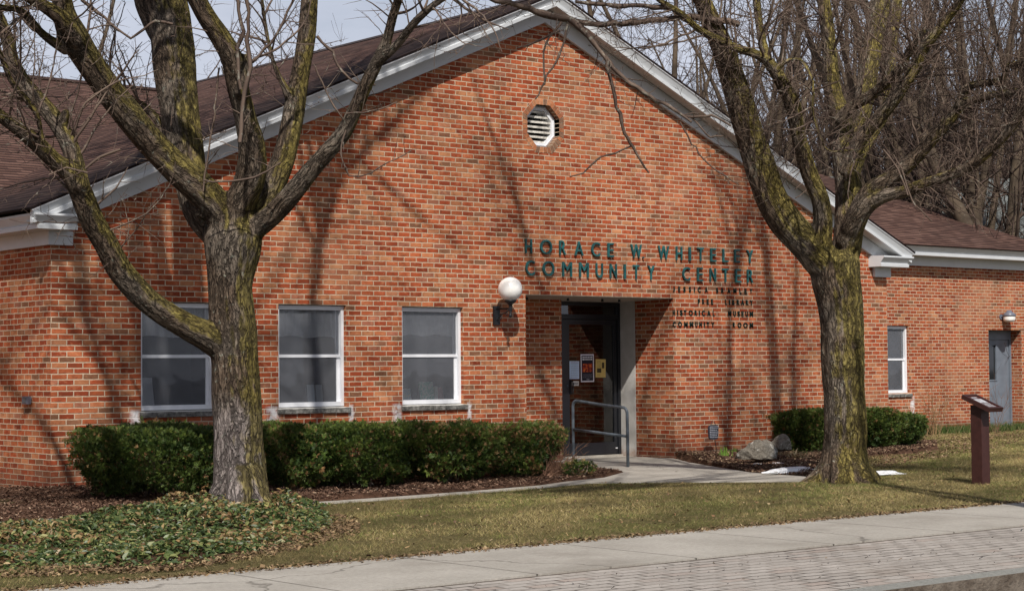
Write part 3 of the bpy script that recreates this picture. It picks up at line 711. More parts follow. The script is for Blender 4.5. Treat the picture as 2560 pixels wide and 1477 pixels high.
# recess ceiling / lintel
mb = MB()
mb.box(REC[0], 10.42, 0.003, 0.10, ZL-0.004, ZL+0.004)
mb.face([(REC[0], 0.0, ZL-0.006), (REC[1], 0.0, ZL-0.006), (REC[1], D2, ZL-0.03), (REC[0], D2, ZL-0.03)])
o = mb.build('recess_ceiling', M_lintel, bld)
for x in (7.75, 8.55, 9.25, 9.60):
    mb = MB(); mb.lathe([(0.0, 0.0), (0.02, 0.0), (0.018, 0.03), (0.018, 0.05)], (x, 0.45, ZL-0.055), k=10); mb.build('ceiling_fixture', M_black, o)
mb = MB(); mb.box(10.30, 10.309, D1+0.001, D2, -0.3, ZL-0.02)
m_, nt, b, o = newmat('painted_return_panel'); c_ = coord(nt)
zc_ = nd(nt, 'ShaderNodeSeparateXYZ', {0: c_}).outputs[2]
rk_ = mth(nt, 'MULTIPLY', sstep(nt, mth(nt, 'ADD', zc_, mth(nt, 'MULTIPLY', noise(nt, c_, 12, 4, 0.7), 0.45)), 0.35, 0.05), 0.7)
setc(nt, b, mix(nt, rk_, mix(nt, sstep(nt, noise(nt, c_, 5, 4), 0.4, 0.7), (0.48, 0.46, 0.43), (0.56, 0.54, 0.52)), (0.30, 0.16, 0.09)), 0.6)
mb.build('return_panel', m_, bld)
mb = MB(); mb.box(8.6, 10.31, 1.15, 1.34, -0.2, -0.062); mb.build('threshold', M_path, bld)
# hall behind the door
mb = MB(); mb.face([(8.9, 1.4, -0.06), (12, 4.5, -0.06), (8, 6, -0.06), (7, 1.4, -0.06)]); mb.face([(6, 6.5, -0.1), (14, 6.5, -0.1), (14, 6.5, 3), (6, 6.5, 3)])
mb.face([(10.6, 1.35, -0.1), (10.6, 6.5, -0.1), (10.6, 6.5, 3), (10.6, 1.35, 3)]); mb.face([(7, 1.35, 2.6), (11, 1.35, 2.6), (11, 6.5, 2.6), (7, 6.5, 2.6)])
mb.build('hall_interior', M_interior, bld)

# windows ----------------------------------------------------------
def window(x0, x1, z0, z1, Y, curt=True):
    zs = z0+0.085
    mb = MB(); yf = Y+0.055; y1 = Y+0.125; fw = 0.045
    mb.box(x0+0.002, x0+fw, yf, y1, zs, z1-0.012); mb.box(x1-fw, x1-0.002, yf, y1, zs, z1-0.012)
    mb.box(x0+fw, x1-fw, yf, y1, z1-0.066, z1-0.012); mb.box(x0+fw, x1-fw, yf-0.004, y1, zs, zs+0.058)
    wdw = mb.build('window', M_whitewin, bld, bevel=0.004)
    a, b_ = x0+fw, x1-fw; zb, zt = zs+0.058, z1-0.066; zm = zb+(zt-zb)*0.50
    mb = MB(); ys = Y+0.085
    mb.box(a, b_, ys-0.004, ys+0.03, zm-0.020, zm+0.020)
    for s0, s1, dy in ((zb, zm-0.020, 0.0), (zm+0.020, zt, 0.018)):
        mb.box(b_-0.045, b_, ys+dy+0.014, ys+dy+0.03, s0, s1); mb.box(a, a+0.02, ys+dy+0.014, ys+dy+0.03, s0, s1)
    mb.build('sash', M_whitewin, wdw, bevel=0.003)
    mb = MB(); mb.face([(a, Y+0.112, zb), (b_, Y+0.112, zb), (b_, Y+0.112, zt), (a, Y+0.112, zt)]); mb.build('pane', M_glass, wdw)
    mb = MB(); mb.face([(a+0.003, Y+0.094, zb), (b_-0.05, Y+0.094, zb), (b_-0.05, Y+0.094, zt), (a+0.003, Y+0.094, zt)]); mb.build('insect_screen', M_screen, wdw)
    mb = MB()
    # stone sill, a little rough
    rr = random.Random(int(x0*100)); n = 14
    xs = [x0-0.02+(x1-x0+0.075)*i/n for i in range(n+1)]
    pr = [[(-0.035+rr.uniform(-.004, .004), z0+rr.uniform(-.003, .004)), (-0.038+rr.uniform(-.004, .004), z0+0.062+rr.uniform(-.004, .004)), (0.12, z0+0.084), (0.12, z0)] for _ in xs]
    for i in range(n):
        P0 = [(xs[i], Y+p_[0], p_[1]) for p_ in pr[i]]; P1 = [(xs[i+1], Y+p_[0], p_[1]) for p_ in pr[i+1]]
        for k in range(4): mb.face([P0[k], P0[(k+1) % 4], P1[(k+1) % 4], P1[k]])
        if i == 0: mb.face(P0)
        if i == n-1: mb.face(P1)
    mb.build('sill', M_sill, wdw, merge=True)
    if curt:
        mb = MB(); n = 60; zc = zt-0.34
        for i in range(n):
            xa, xb_ = a+(b_-a)*i/n, a+(b_-a)*(i+1)/n
            f = lambda x: Y+0.165+0.022*math.sin(x*52)+0.01*math.sin(x*21+1)
            g = lambda x: zc+0.012*math.sin(x*(9+x0)+x0*5)+0.05*math.sin(x0*3)-0.02*(x-a)/(b_-a)*math.cos(x0*4)
            mb.face([(xa, f(xa), g(xa)), (xb_, f(xb_), g(xb_)), (xb_, f(xb_), z1), (xa, f(xa), z1)])
        mb.build('valance', M_curtain, wdw, smooth=True)
    mb = MB(); d = Y+1.6
    mb.face([(a-.4, d, z0-.3), (b_+.6, d, z0-.3), (b_+.6, d, z1+.2), (a-.4, d, z1+.2)]); mb.face([(a-.4, Y+.14, z0-.3), (a-.4, d, z0-.3), (a-.4, d, z1+.2), (a-.4, Y+.14, z1+.2)])
    mb.face([(b_+.6, Y+.14, z0-.3), (b_+.6, d, z0-.3), (b_+.6, d, z1+.2), (b_+.6, Y+.14, z1+.2)]); mb.face([(a-.4, Y+.14, z0-.0), (b_+.6, Y+.14, z0-.0), (b_+.6, d, z0-.3), (a-.4, d, z0-.3)])
    mb.face([(a-.4, Y+.14, z1+.2), (b_+.6, Y+.14, z1+.2), (b_+.6, d, z1+.2), (a-.4, d, z1+.2)])
    mb.build('room', M_interior, wdw)
    return wdw
for a, b_ in (W1, W2, W3): window(a, b_, ZS, ZH, 0.0)
window(*ww, wz[0]-0.085, wz[1], YW, False)

# things on the inner sills ------------------------------------------
def book(x, y, z, w_, h, t, tilt, col, label, art=None, rot=0.0):
    m, nt, bs, o_ = newmat('book_cover'); c = coord(nt)
    if art: cc = mix(nt, sstep(nt, noise(nt, c, 26, 4, 0.65), 0.45, 0.6), col, art)
    else: cc = mix(nt, 0.5, col, col)
    setc(nt, bs, cc, 0.5)
    b0 = empty('book', (x, y, z)); tag(b0, label, 'book')
    mb = MB(); mb.box(-w_/2, w_/2, -t/2, -t/2+0.004, 0, h); mb.box(-w_/2, w_/2, t/2-0.004, t/2, 0, h); mb.box(-w_/2-0.003, -w_/2+0.001, -t/2, t/2, 0, h)
    mb.build('cover', m, b0)
    mb = MB(); mb.box(-w_/2+0.002, w_/2-0.004, -t/2+0.004, t/2-0.004, 0.004, h-0.004); mb.build('pages', plain('paper', (0.7, 0.68, 0.62), 0.8), b0)
    b0.rotation_euler = (-tilt, 0, rot); return b0
zsl = ZS+0.10
book(1.36, 0.22, zsl+.03, 0.26, 0.36, 0.02, 0.2, (0.85, 0.86, 0.88), 'white book standing in the window left of the mossy trunk')
book(3.80, 0.20, zsl, 0.11, 0.27, 0.03, 0.12, (0.70, 0.78, 0.84), 'pale blue binder in the second window, left of the white one')
book(3.93, 0.20, zsl, 0.10, 0.27, 0.03, 0.12, (0.88, 0.88, 0.85), 'white binder in the second window, right of the pale blue one')
book(5.32, 0.20, zsl, 0.25, 0.20, 0.02, 0.2, (0.60, 0.74, 0.80), 'pale blue and cream picture book standing at the left of the third window', (0.88, 0.85, 0.62))
book(5.72, 0.20, zsl, 0.24, 0.29, 0.02, 0.16, (0.22, 0.60, 0.42), 'green picture book propped up in the third window', (0.80, 0.88, 0.72))
book(5.87, 0.20, zsl, 0.05, 0.22, 0.03, 0.05, (0.90, 0.86, 0.72), 'thin cream book spine beside the green picture book')
book(5.99, 0.27, zsl, 0.13, 0.21, 0.02, 0.2, (0.70, 0.38, 0.34), 'dull pink book at the right of the third window')

# octagonal vent -----------------------------------------------------
def octring(mb, ap0, y0, ap1, y1):
    A, B = oct_(ap0), oct_(ap1)
    for k in range(8):
        j = (k+1) % 8; mb.face([(A[k][0], y0, A[k][1]), (A[j][0], y0, A[j][1]), (B[j][0], y1, B[j][1]), (B[k][0], y1, B[k][1])])
mb = MB(); octring(mb, 0.305, 0.20, 0.305, 0.10); octring(mb, 0.305, 0.10, 0.275, 0.085); octring(mb, 0.275, 0.085, 0.272, 0.10); octring(mb, 0.272, 0.10, 0.235, 0.10); octring(mb, 0.235, 0.10, 0.235, 0.30)
vent = mb.build('gable_vent', M_whitewin, bld)
mb = MB(); rr = random.Random(2)
for i in range(7):
    z = OC[1]-0.24+i*0.073; dz = abs(z+0.02-OC[1]); hw = min(0.236, 0.236*1.414-dz)
    if hw > 0.03:
        mb.face([(OC[0]-hw, 0.115, z), (OC[0]+hw, 0.115, z), (OC[0]+hw, 0.20, z+0.050), (OC[0]-hw, 0.20, z+0.050)])
        mb.face([(OC[0]-hw, 0.115, z), (OC[0]+hw, 0.115, z), (OC[0]+hw, 0.112, z+0.030), (OC[0]-hw, 0.112, z+0.030)])
        mb.face([(OC[0]-hw, 0.118, z-0.004), (OC[0]+hw, 0.118, z-0.004), (OC[0]+hw, 0.20, z+0.042), (OC[0]-hw, 0.20, z+0.042)])
mb.build('louvre', plain('weathered_white_paint', (0.66, 0.63, 0.57), 0.7, 0.45, 14), vent)
mb = MB(); A = oct_(0.24); mb.face([(p_[0], 0.29, p_[1]) for p_ in A]); mb.build('vent_back', M_dark, vent)
m_rl, nt, b, o = newmat('rowlock_brick')
a_ = nd(nt, 'ShaderNodeAttribute', attribute_name='tint').outputs['Color']
setc(nt, b, mix(nt, 1.0, a_, ramp(nt, noise(nt, coord(nt), 30, 4), [(0.3, 0.75), (0.7, 1.2)]), 'MULTIPLY'), 0.9, spec=0.15)
mb = MB(); A = oct_(0.308); B = oct_(AP-0.004); mtc = (0.55, 0.44, 0.32)
for k in range(8):
    j = (k+1) % 8
    mb.face([(A[k][0], 0.0, A[k][1]), (A[j][0], 0.0, A[j][1]), (o8[j][0], 0.0, o8[j][1]), (o8[k][0], 0.0, o8[k][1])], None, mtc)
    mb.face([(A[k][0], 0.0, A[k][1]), (A[j][0], 0.0, A[j][1]), (A[j][0], 0.12, A[j][1]), (A[k][0], 0.12, A[k][1])], None, mtc)
    for q in range(4):
        t0, t1 = (q+0.07)/4, (q+0.93)/4
        L = lambda P, t: np.array([P[k][0]+(P[j][0]-P[k][0])*t, P[k][1]+(P[j][1]-P[k][1])*t])
        a0, a1, b0, b1 = L(A, t0), L(A, t1), L(B, t0), L(B, t1)
        c = np.array(rr.choice([(0.36, 0.13, 0.065), (0.42, 0.16, 0.075), (0.30, 0.12, 0.06), (0.22, 0.12, 0.075), (0.46, 0.20, 0.10)]))*rr.uniform(.85, 1.1)
        f_ = lambda p_, y: (p_[0], y, p_[1])
        mb.face([f_(a0, -.006), f_(a1, -.006), f_(b1, -.006), f_(b0, -.006)], None, tuple(c))
        mb.face([f_(a0, -.006), f_(a1, -.006), f_(a1, .11), f_(a0, .11)], None, tuple(c))
        for p_, q_ in ((a0, b0), (a1, b1), (b0, b1)): mb.face([f_(p_, -.006), f_(q_, -.006), f_(q_, .002), f_(p_, .002)], None, tuple(c))
mb.build('vent_surround', m_rl, vent)

# cornice, rakes, eaves ---------------------------------------------
Zb = lambda x: 3.0+SL*(XC-abs(x-XC))
def rake(prof, xl, xr):
    mb = MB()
    for xs in ((xl, XC), (XC, xr)):
        mb.prism(prof, [(xs[0], y, Zb(xs[0])+d) for y, d in prof], [(xs[1], y, Zb(xs[1])+d) for y, d in prof])
    return mb
OV = 0.275
XL, XR = -0.40, WD+0.33
rk = rake([(-0.004, 0.0), (-0.055, 0.0), (-0.055, 0.212), (-0.004, 0.212)], -0.05, WD+0.05).build('rake_frieze', M_white, bld)
m_sof = plain('soffit_paint', (0.50, 0.50, 0.48), 0.6, 0.12, 9)
rake([(-0.02, 0.214), (-OV+0.02, 0.214), (-OV+0.02, 0.222), (-0.02, 0.222)], XL+0.06, XR-0.06).build('rake_soffit', m_sof, bld)
mb = MB()      # one continuous perforated strip along the soffit
mbs = rake([(-0.075, 0.2105), (-0.088, 0.2105), (-0.088, 0.2135), (-0.075, 0.2135)], 0.3, WD-0.3); mbs.build('soffit_vent', plain('perforated_strip', (0.12, 0.12, 0.12), 0.8, 0.6, 60), bld)
rake([(-OV+0.02, 0.205), (-OV-0.030, 0.200), (-OV-0.034, 0.252), (-OV-0.012, 0.262), (-OV-0.055, 0.352), (-OV-0.055, 0.385), (-OV+0.02, 0.385)], XL+0.02, XR-0.02).build('rake_fascia', M_white, bld)
rake([(-OV-0.056, 0.352), (-OV-0.070, 0.360), (-OV-0.070, 0.392), (-OV-0.056, 0.392)], XL, XR).build('rake_drip_edge', M_whitewin, bld)
def sweep(prof, path):
    """prof (out, z) along a plan path with mitred corners, out = to the left of travel"""
    P = [np.array(q, float) for q in path]; n = len(P); offs = []
    for i in range(n):
        d0 = (P[i]-P[i-1]) if i > 0 else (P[1]-P[0]); d1 = (P[i+1]-P[i]) if i < n-1 else d0
        d0 = d0/np.linalg.norm(d0); d1 = d1/np.linalg.norm(d1)
        n0 = np.array([-d0[1], d0[0]]); n1 = np.array([-d1[1], d1[0]]); m = n0+n1; m = m/(m@n0); offs.append(m)
    mb = MB()
    rings = [[(P[i][0]+offs[i][0]*o_, P[i][1]+offs[i][1]*o_, z) for o_, z in prof] for i in range(n)]
    k = len(prof)
    for A, B in zip(rings[:-1], rings[1:]):
        for i in range(k): mb.face([A[i], A[(i+1) % k], B[(i+1) % k], B[i]])
    mb.face(rings[0]); mb.face(rings[-1]); return mb
crown = [(-0.0, 2.985), (0.30, 2.985), (0.305, 3.035), (0.283, 3.045), (0.36, 3.140), (0.36, 3.166), (-0.0, 3.18)]
fri = [(0.004, 2.818), (0.055, 2.818), (0.055, 2.984), (0.004, 2.984)]
def neg(prof): return [(-o_, z) for o_, z in prof]
# travel: left eave from back to front then right along the return: building is on the left, so offsets are to the right (negative)
sweep(neg(crown), [(0, 9), (0, 0), (0.20, 0)]).build('eave_cornice', M_white, bld)
sweep(neg(fri), [(0, 9), (0, 0), (0.26, 0)]).build('eave_frieze', M_white, bld)
crownR = [(0.0, 2.985), (0.27, 2.985), (0.275, 3.035), (0.255, 3.045), (0.335, 3.140), (0.335, 3.166), (0.0, 3.18)]
sweep(neg(crownR), [(14.98, 0), (WD, 0), (WD, 3.5)]).build('eave_cornice', M_white, bld)
sweep(neg(fri), [(15.08, 0), (WD, 0), (WD, 3.5)]).build('eave_frieze', M_white, bld)
# wing eave
mb = MB(); prof = [(-0.02, 3.555), (-0.36, 3.555), (-0.365, 3.615), (-0.345, 3.625), (-0.43, 3.735), (-0.43, 3.765), (-0.02, 3.79)]
for xs in ((WD+0.02, XE+0.38), (-13, -0.05)):
    mb = MB(); mb.prism(prof, [(xs[0], YW+o_, z) for o_, z in prof], [(xs[1], YW+o_, z) for o_, z in prof]); mb.build('wing_cornice', M_white, bld)
mb = MB(); mb.box(WD+0.02, XE+0.03, YW-0.055, YW-0.004, 3.365, 3.553); mb.build('wing_frieze', M_white, bld)
# roofs (thin slabs) with slope UVs
def roofplane(mb, pts, u, v, t=0.03):
    P = [np.array(q, float) for q in pts]; u = np.array(u, float); v = np.array(v, float)
    n = np.cross(P[1]-P[0], P[2]-P[0]); n /= np.linalg.norm(n); n *= np.sign(n[2])
    top = [p_+n*0 for p_ in P]; bot = [p_-n*t for p_ in P]
    mb.face(top, [(float(p_@u), float(p_@v)) for p_ in top])
    mb.face(bot[::-1], [(0, 0)]*len(bot))
    for i in range(len(P)):
        j = (i+1) % len(P); mb.face([top[i], bot[i], bot[j], top[j]], [(0, 0)]*4)
ZRf = lambda x: 3.405+SL*(XC-abs(x-XC))
cs = 1/math.hypot(1, SL); su = np.array([cs, 0, SL*cs])
mb = MB(); yf = -OV-0.075; yb = 11.35
roofplane(mb, [(-0.43, yf, ZRf(-0.43)), (XC, yf, ZRf(XC)), (XC, yb, ZRf(XC)), (-0.43, yb, ZRf(-0.43))], (0, 1, 0), su)
roofplane(mb, [(WD+0.36, yf, ZRf(WD+0.36)), (XC, yf, ZRf(XC)), (XC, yb, ZRf(XC)), (WD+0.36, yb, ZRf(WD+0.36))], (0, 1, 0), su*np.array([-1, 1, 1]))
mb.build('front_roof', shingle_mat('front_roof_shingles', 1.0, (-0.35, 0.885)), bld)
mb = MB(); a = SL  # ridge cap
mb.prism([0]*4, [(XC-0.16, yf, ZRf(XC)-0.16*a+0.012), (XC, yf, ZRf(XC)+0.022), (XC+0.16, yf, ZRf(XC)-0.16*a+0.012), (XC, yf, ZRf(XC)-0.02)], [(XC-0.16, yb, ZRf(XC)-0.16*a+0.012), (XC, yb, ZRf(XC)+0.022), (XC+0.16, yb, ZRf(XC)-0.16*a+0.012), (XC, yb, ZRf(XC)-0.02)])
mb.build('ridge_cap', plain('ridge_shingles', (0.035, 0.024, 0.024), 0.95, 0.3, 20), bld)
SW = 0.371; YE = 3.29; ZE = 3.765; YR = 11.3; ZRW = ZE+SW*(YR-YE)
csw = 1/math.hypot(1, SW); sv = np.array([0, csw, SW*csw])
mb = MB()
XH = 23.85; XHE = XE+0.42
roofplane(mb, [(-13, YE, ZE), (XHE, YE, ZE), (XH, YR, ZRW), (-13, YR, ZRW)], (1, 0, 0), sv)
roofplane(mb, [(-13, 2*YR-YE, ZE), (XHE, 2*YR-YE, ZE), (XH, YR, ZRW), (-13, YR, ZRW)], (1, 0, 0), sv*np.array([1, -1, 1]))
roofplane(mb, [(XHE, YE, ZE), (XHE, 2*YR-YE, ZE), (XH, YR, ZRW)], (0, 1, 0), (-0.54, 0, 0.84))
mb.build('wing_roof', shingle_mat('wing_shingles', 1.15), bld)
mb = MB(); mb.box(-13, XH, YR-0.14, YR+0.14, ZRW-0.03, ZRW+0.018); mb.build('wing_ridge_cap', plain('ridge_shingles_wing', (0.06, 0.035, 0.03), 0.95, 0.3, 20), bld)

# glazed entrance door ----------------------------------------------
Yd = D2
mb = MB(); xa, xb_, zt = 8.97, 10.298, ZL-0.034
mb.box(8.60, xa+0.06, Yd-0.02, Yd+0.09, -0.06, zt); mb.box(xb_-0.055, xb_, Yd-0.02, Yd+0.09, -0.06, zt)
mb.box(xa+0.06, xb_-0.055, Yd-0.02, Yd+0.09, zt-0.055, zt); mb.box(xa+0.06, xb_-0.055, Yd-0.02, Yd+0.09, 2.07, 2.145)
frame = mb.build('entrance_door', M_dark, bld, bevel=0.004)
mb = MB(); x0, x1 = xa+0.065, xb_-0.06
mb.box(x0, 9.235, Yd+0.0, Yd+0.05, -0.05, 2.062); mb.box(10.172, x1, Yd+0.0, Yd+0.05, -0.05, 2.062)
mb.box(9.235, 10.172, Yd, Yd+0.05, 1.985, 2.062); mb.box(9.235, 10.172, Yd, Yd+0.05, -0.05, 0.135)
mb.build('door_leaf', M_dark, frame, bevel=0.004)
mb = MB(); mb.face([(9.235, Yd+.02, .135), (10.172, Yd+.02, .135), (10.172, Yd+.02, 1.985), (9.235, Yd+.02, 1.985)]); mb.build('door_glass', M_doorglass, frame)
mb = MB(); mb.face([(xa+.06, Yd+.02, 2.145), (xb_-.055, Yd+.02, 2.145), (xb_-.055, Yd+.02, zt-.055), (xa+.06, Yd+.02, zt-.055)]); mb.build('transom_glass', M_doorglass, frame)
mb = MB(); mb.tube([(9.262, Yd-0.0, 1.10), (9.262, Yd-0.045, 1.10), (9.262, Yd-0.05, 1.08), (9.262, Yd-0.05, 0.94), (9.262, Yd-0.045, 0.92), (9.262, Yd, 0.92)], 0.011, 8)
mb.box(9.245, 9.28, Yd-0.006, Yd+0.001, 0.90, 1.13)
mb.build('pull_handle', M_black, frame)
mb = MB(); mb.lathe([(0.0, -0.012), (0.016, -0.012), (0.018, 0.0)], (9.186, Yd, 1.03), 'y', 14); mb.build('lock', M_pipe, frame)
mb = MB(); mb.tube([(9.25, Yd+0.09, 1.0), (9.7, Yd+0.1, 0.985), (10.13, Yd+0.09, 0.99), (10.16, Yd+0.08, 1.06)], 0.012, 8); mb.build('push_bar', M_pipe, frame)
mb = MB(); mb.box(10.19, 10.235, Yd-0.004, Yd-0.001, 0.03, 0.045); mb.build('maker_plate', M_whitewin, frame)
# posters taped inside the glass
def poster(x0, x1, z0, z1, base, label, deco, skew=0.0):
    e = empty('paper_notice', ((x0+x1)/2, Yd+0.017, z0)); tag(e, label, 'poster', 'papers taped to the glass door')
    mb = MB(); wd = x1-x0; h = z1-z0
    mb.box(-wd/2, wd/2, -0.0006, 0.0006, 0, h); mb.build('sheet', plain('printed_paper', base, 0.6, 0.05, 10), e)
    for nm, col, rects, art in deco:
        mb = MB()
        for (a, b_, c, d, lay) in rects: mb.face([(-wd/2+a*wd, -0.0009-lay*0.0003, c*h), (-wd/2+b_*wd, -0.0009-lay*0.0003, c*h), (-wd/2+b_*wd, -0.0009-lay*0.0003, d*h), (-wd/2+a*wd, -0.0009-lay*0.0003, d*h)])
        if art:
            m, nt, bs, o_ = newmat('flame_picture'); n = noise(nt, coord(nt), 22, 4, 0.6)
            setc(nt, bs, ramp(nt, n, [(0.42, (0.02, 0.008, 0.008)), (0.52, (0.45, 0.04, 0.02)), (0.62, (0.75, 0.22, 0.03)), (0.75, (0.85, 0.5, 0.1))]), 0.6)
        else: m = plain('print_ink', col, 0.7)
        mb.build(nm, m, e)
    e.rotation_euler = (0, skew, 0); return e
def lines(n, z0, z1, x0, x1, seed, t=0.4, lay=1):
    rr = random.Random(seed); out = []
    for i in range(n):
        z = z0+(z1-z0)*i/max(1, n-1); dz = (z1-z0)/max(1, n-1)*t/2 if n > 1 else t/2
        x = x0+rr.uniform(0, .06)
        while x < x1-0.05:
            e = min(x1, x+rr.uniform(.06, .16)); out.append((x, e, z-dz, z+dz, lay)); x = e+.025
    return out
poster(9.243, 9.449, 1.137, 1.415, (0.52, 0.66, 0.86), 'pale blue typed sheet taped to the glass door, leftmost of the large papers',
       [('print', (0.30, 0.36, 0.45), lines(8, 0.12, 0.82, 0.12, 0.88, 3, 0.22), False), ('heading', (0.35, 0.25, 0.36), lines(1, 0.92, 0.92, 0.1, 0.9, 5, 0.04), False)], 0.012)
poster(9.486, 9.762, 1.086, 1.523, (0.74, 0.73, 0.80), 'black poster of red flames with a white border on the door',
       [('panel', (0.012, 0.010, 0.022), [(0.07, 0.93, 0.05, 0.95, 0)], False), ('picture', (1, 0, 0), [(0.12, 0.88, 0.36, 0.66, 1)], True),
        ('title', (0.72, 0.72, 0.76), lines(2, 0.81, 0.89, 0.12, 0.88, 8, 0.62, 1), False), ('print', (0.22, 0.22, 0.26), lines(5, 0.15, 0.28, 0.14, 0.86, 9, 0.3, 1)+[(0.42, 0.64, 0.075, 0.115, 2)], False)], -0.008)
poster(9.794, 10.007, 1.157, 1.443, (0.66, 0.50, 0.16), 'yellow flyer with two dark pictures on the door',
       [('picture', (0.07, 0.05, 0.02), [(0.14, 0.56, 0.26, 0.5, 1), (0.62, 0.86, 0.5, 0.82, 1)], False), ('print', (0.30, 0.21, 0.06), lines(6, 0.56, 0.90, 0.12, 0.56, 12, 0.35)+lines(2, 0.1, 0.16, 0.14, 0.5, 13, 0.4), False)], 0.018)
poster(9.286, 9.440, 1.030, 1.105, (0.68, 0.66, 0.62), 'small white printed notice under the pale blue sheet',
       [('print', (0.10, 0.10, 0.10), lines(2, 0.35, 0.62, 0.14, 0.9, 15, 0.6), False)])

# grey side door of the wing
Yg = YW+0.30
mb = MB(); mb.box(wdr[0]+.001, wdr[0]+0.06, Yg-0.03, Yg+0.08, -0.06, wdz-0.005); mb.box(wdr[1]-0.06, wdr[1]-.001, Yg-0.03, Yg+0.08, -0.06, wdz-0.005); mb.box(wdr[0]+.06, wdr[1]-.06, Yg-0.03, Yg+0.08, wdz-0.20, wdz-0.005)
gd = mb.build('side_door', M_greydoor, bld, bevel=0.004)
a, b_ = wdr[0]+0.065, wdr[1]-0.065
mb = MB(); g0, g1, h0, h1 = a+0.10, b_-0.30, 0.98, 1.73
g0, g1 = 23.62, 24.13
mb.box(a, g0, Yg, Yg+.045, -0.05, wdz-0.205); mb.box(g1, b_, Yg, Yg+.045, -0.05, wdz-0.205); mb.box(g0, g1, Yg, Yg+.045, -0.05, h0); mb.box(g0, g1, Yg, Yg+.045, h1, wdz-0.205)
mb.box(g0-0.03, g0, Yg-0.014, Yg, h0-0.03, h1+0.03); mb.box(g1, g1+0.03, Yg-0.014, Yg, h0-0.03, h1+0.03); mb.box(g0, g1, Yg-0.014, Yg, h0-0.03, h0); mb.box(g0, g1, Yg-0.014, Yg, h1, h1+0.03)
mb.build('door_panel', M_greydoor, gd, bevel=0.003)
mb = MB(); mb.face([(g0, Yg+.02, h0), (g1, Yg+.02, h0), (g1, Yg+.02, h1), (g0, Yg+.02, h1)])
m_dg, nt, b, o = newmat('dark_reflecting_glass'); setc(nt, b, (0.012, 0.013, 0.014), 0.04, spec=0.8)
mb.build('door_window', m_dg, gd)

# lettering on the wall ---------------------------------------------
def glyph(ch, off=0.0):
    cu = bpy.data.curves.new('glyph', 'FONT'); cu.body = ch; cu.size = 1.0; cu.extrude = 0.0
    cu.offset = off
    ob = bpy.data.objects.new('glyph', cu); COL.objects.link(ob)
    dg = bpy.context.evaluated_depsgraph_get(); me = bpy.data.meshes.new_from_object(ob.evaluated_get(dg))
    COL.objects.unlink(ob); bpy.data.objects.remove(ob); bpy.data.curves.remove(cu)
    V = np.array([v.co[:] for v in me.vertices]); F = [list(p_.vertices) for p_ in me.polygons]
    bpy.data.meshes.remove(me); return V, F
GC = {}
def letter(ch, x0, x1, z0, z1, parent, mat, y0=-0.012, dep=0.022):
    off = 0.024 if z1-z0 < 0.1 else 0.0
    if (ch, off) not in GC: GC[(ch, off)] = glyph(ch, off)
    V, F = GC[(ch, off)]; mn, mx = V.min(0), V.max(0)
    sx = (x1-x0)/(mx[0]-mn[0]); sz = (z1-z0)/(mx[1]-mn[1])
    X = x0+(V[:, 0]-mn[0])*sx; Z = z0+(V[:, 1]-mn[1])*sz; n = len(V)
    from collections import Counter
    ec = Counter(); ed = {}
    for f in F:
        for i in range(len(f)):
            a, b_ = f[i], f[(i+1) % len(f)]; ec[tuple(sorted((a, b_)))] += 1; ed[tuple(sorted((a, b_)))] = (a, b_)
    me = bpy.data.meshes.new('letter')
    vs = [(X[i], y0-dep, Z[i]) for i in range(n)]+[(X[i], y0, Z[i]) for i in range(n)]
    fs = [f for f in F]+[[i+n for i in f][::-1] for f in F]
    for e, c in ec.items():
        if c == 1: a, b_ = ed[e]; fs.append([b_, a, a+n, b_+n])
    me.from_pydata(vs, [], fs); me.materials.append(mat); me.update()
    o = bpy.data.objects.new('letter', me); COL.objects.link(o); o.parent = parent; return o
def row(items, z0, z1, x_of, parent, mat, dep, y0):
    for ch, a, b_ in items:
        X0, X1 = x_of(a, (z0+z1)/2), x_of(b_, (z0+z1)/2)
        lo, hi = (z0, z1) if ch != '.' else (z0, z0+0.028)
        letter(ch, X0+0.001, X1-0.001, lo, hi, parent, mat, y0, dep)
def xpix(px, z):   # column of the photo -> place along the wall at height z
    lo, hi = 0.0, 20.0
    for _ in range(50):
        m = (lo+hi)/2; d = np.array([m, -0.02, z])-CAM; zz = d@FWD
        if 1280+FOC*(d@RGT)/zz < px: lo = m
        else: hi = m
    return lo
c5 = lambda x, z: xpix(1280+x/6.619, z); c6 = lambda x, z: xpix(1580+x/5.6, z)
s1 = empty('wall_lettering', (0, 0, 0)); tag(s1, 'large verdigris bronze letters reading HORACE W. WHITELEY COMMUNITY CENTER on the brick gable', 'sign')
row([('H', 213, 325), ('O', 462, 655), ('R', 778, 888), ('A', 1030, 1175), ('C', 1310, 1450), ('E', 1578, 1678)], 2.962, 3.172, c5, s1, M_bronze, 0.026, -0.014)
row([('W', -22, 130), ('.', 142, 163), ('W', 362, 513), ('H', 612, 697), ('I', 791, 819), ('T', 913, 998), ('E', 1093, 1172), ('L', 1265, 1340), ('E', 1428, 1503), ('Y', 1598, 1690)], 2.960, 3.170, c6, s1, M_bronze, 0.026, -0.014)
row([('C', 220, 368), ('O', 503, 693), ('M', 828, 985), ('M', 1107, 1262), ('U', 1383, 1497), ('N', 1615, 1727), ('I', 1847, 1877)], 2.648, 2.862, c5, s1, M_bronze, 0.026, -0.014)
row([('T', 10, 97), ('Y', 215, 310), ('C', 703, 808), ('E', 908, 985), ('N', 1085, 1168), ('T', 1262, 1345), ('E', 1440, 1522), ('R', 1608, 1690)], 2.645, 2.858, c6, s1, M_bronze, 0.026, -0.014)
s2 = empty('wall_lettering', (0, 0, 0)); tag(s2, 'four lines of small dark letters right of the entrance, starting JESSICA BRAMLEY', 'sign')
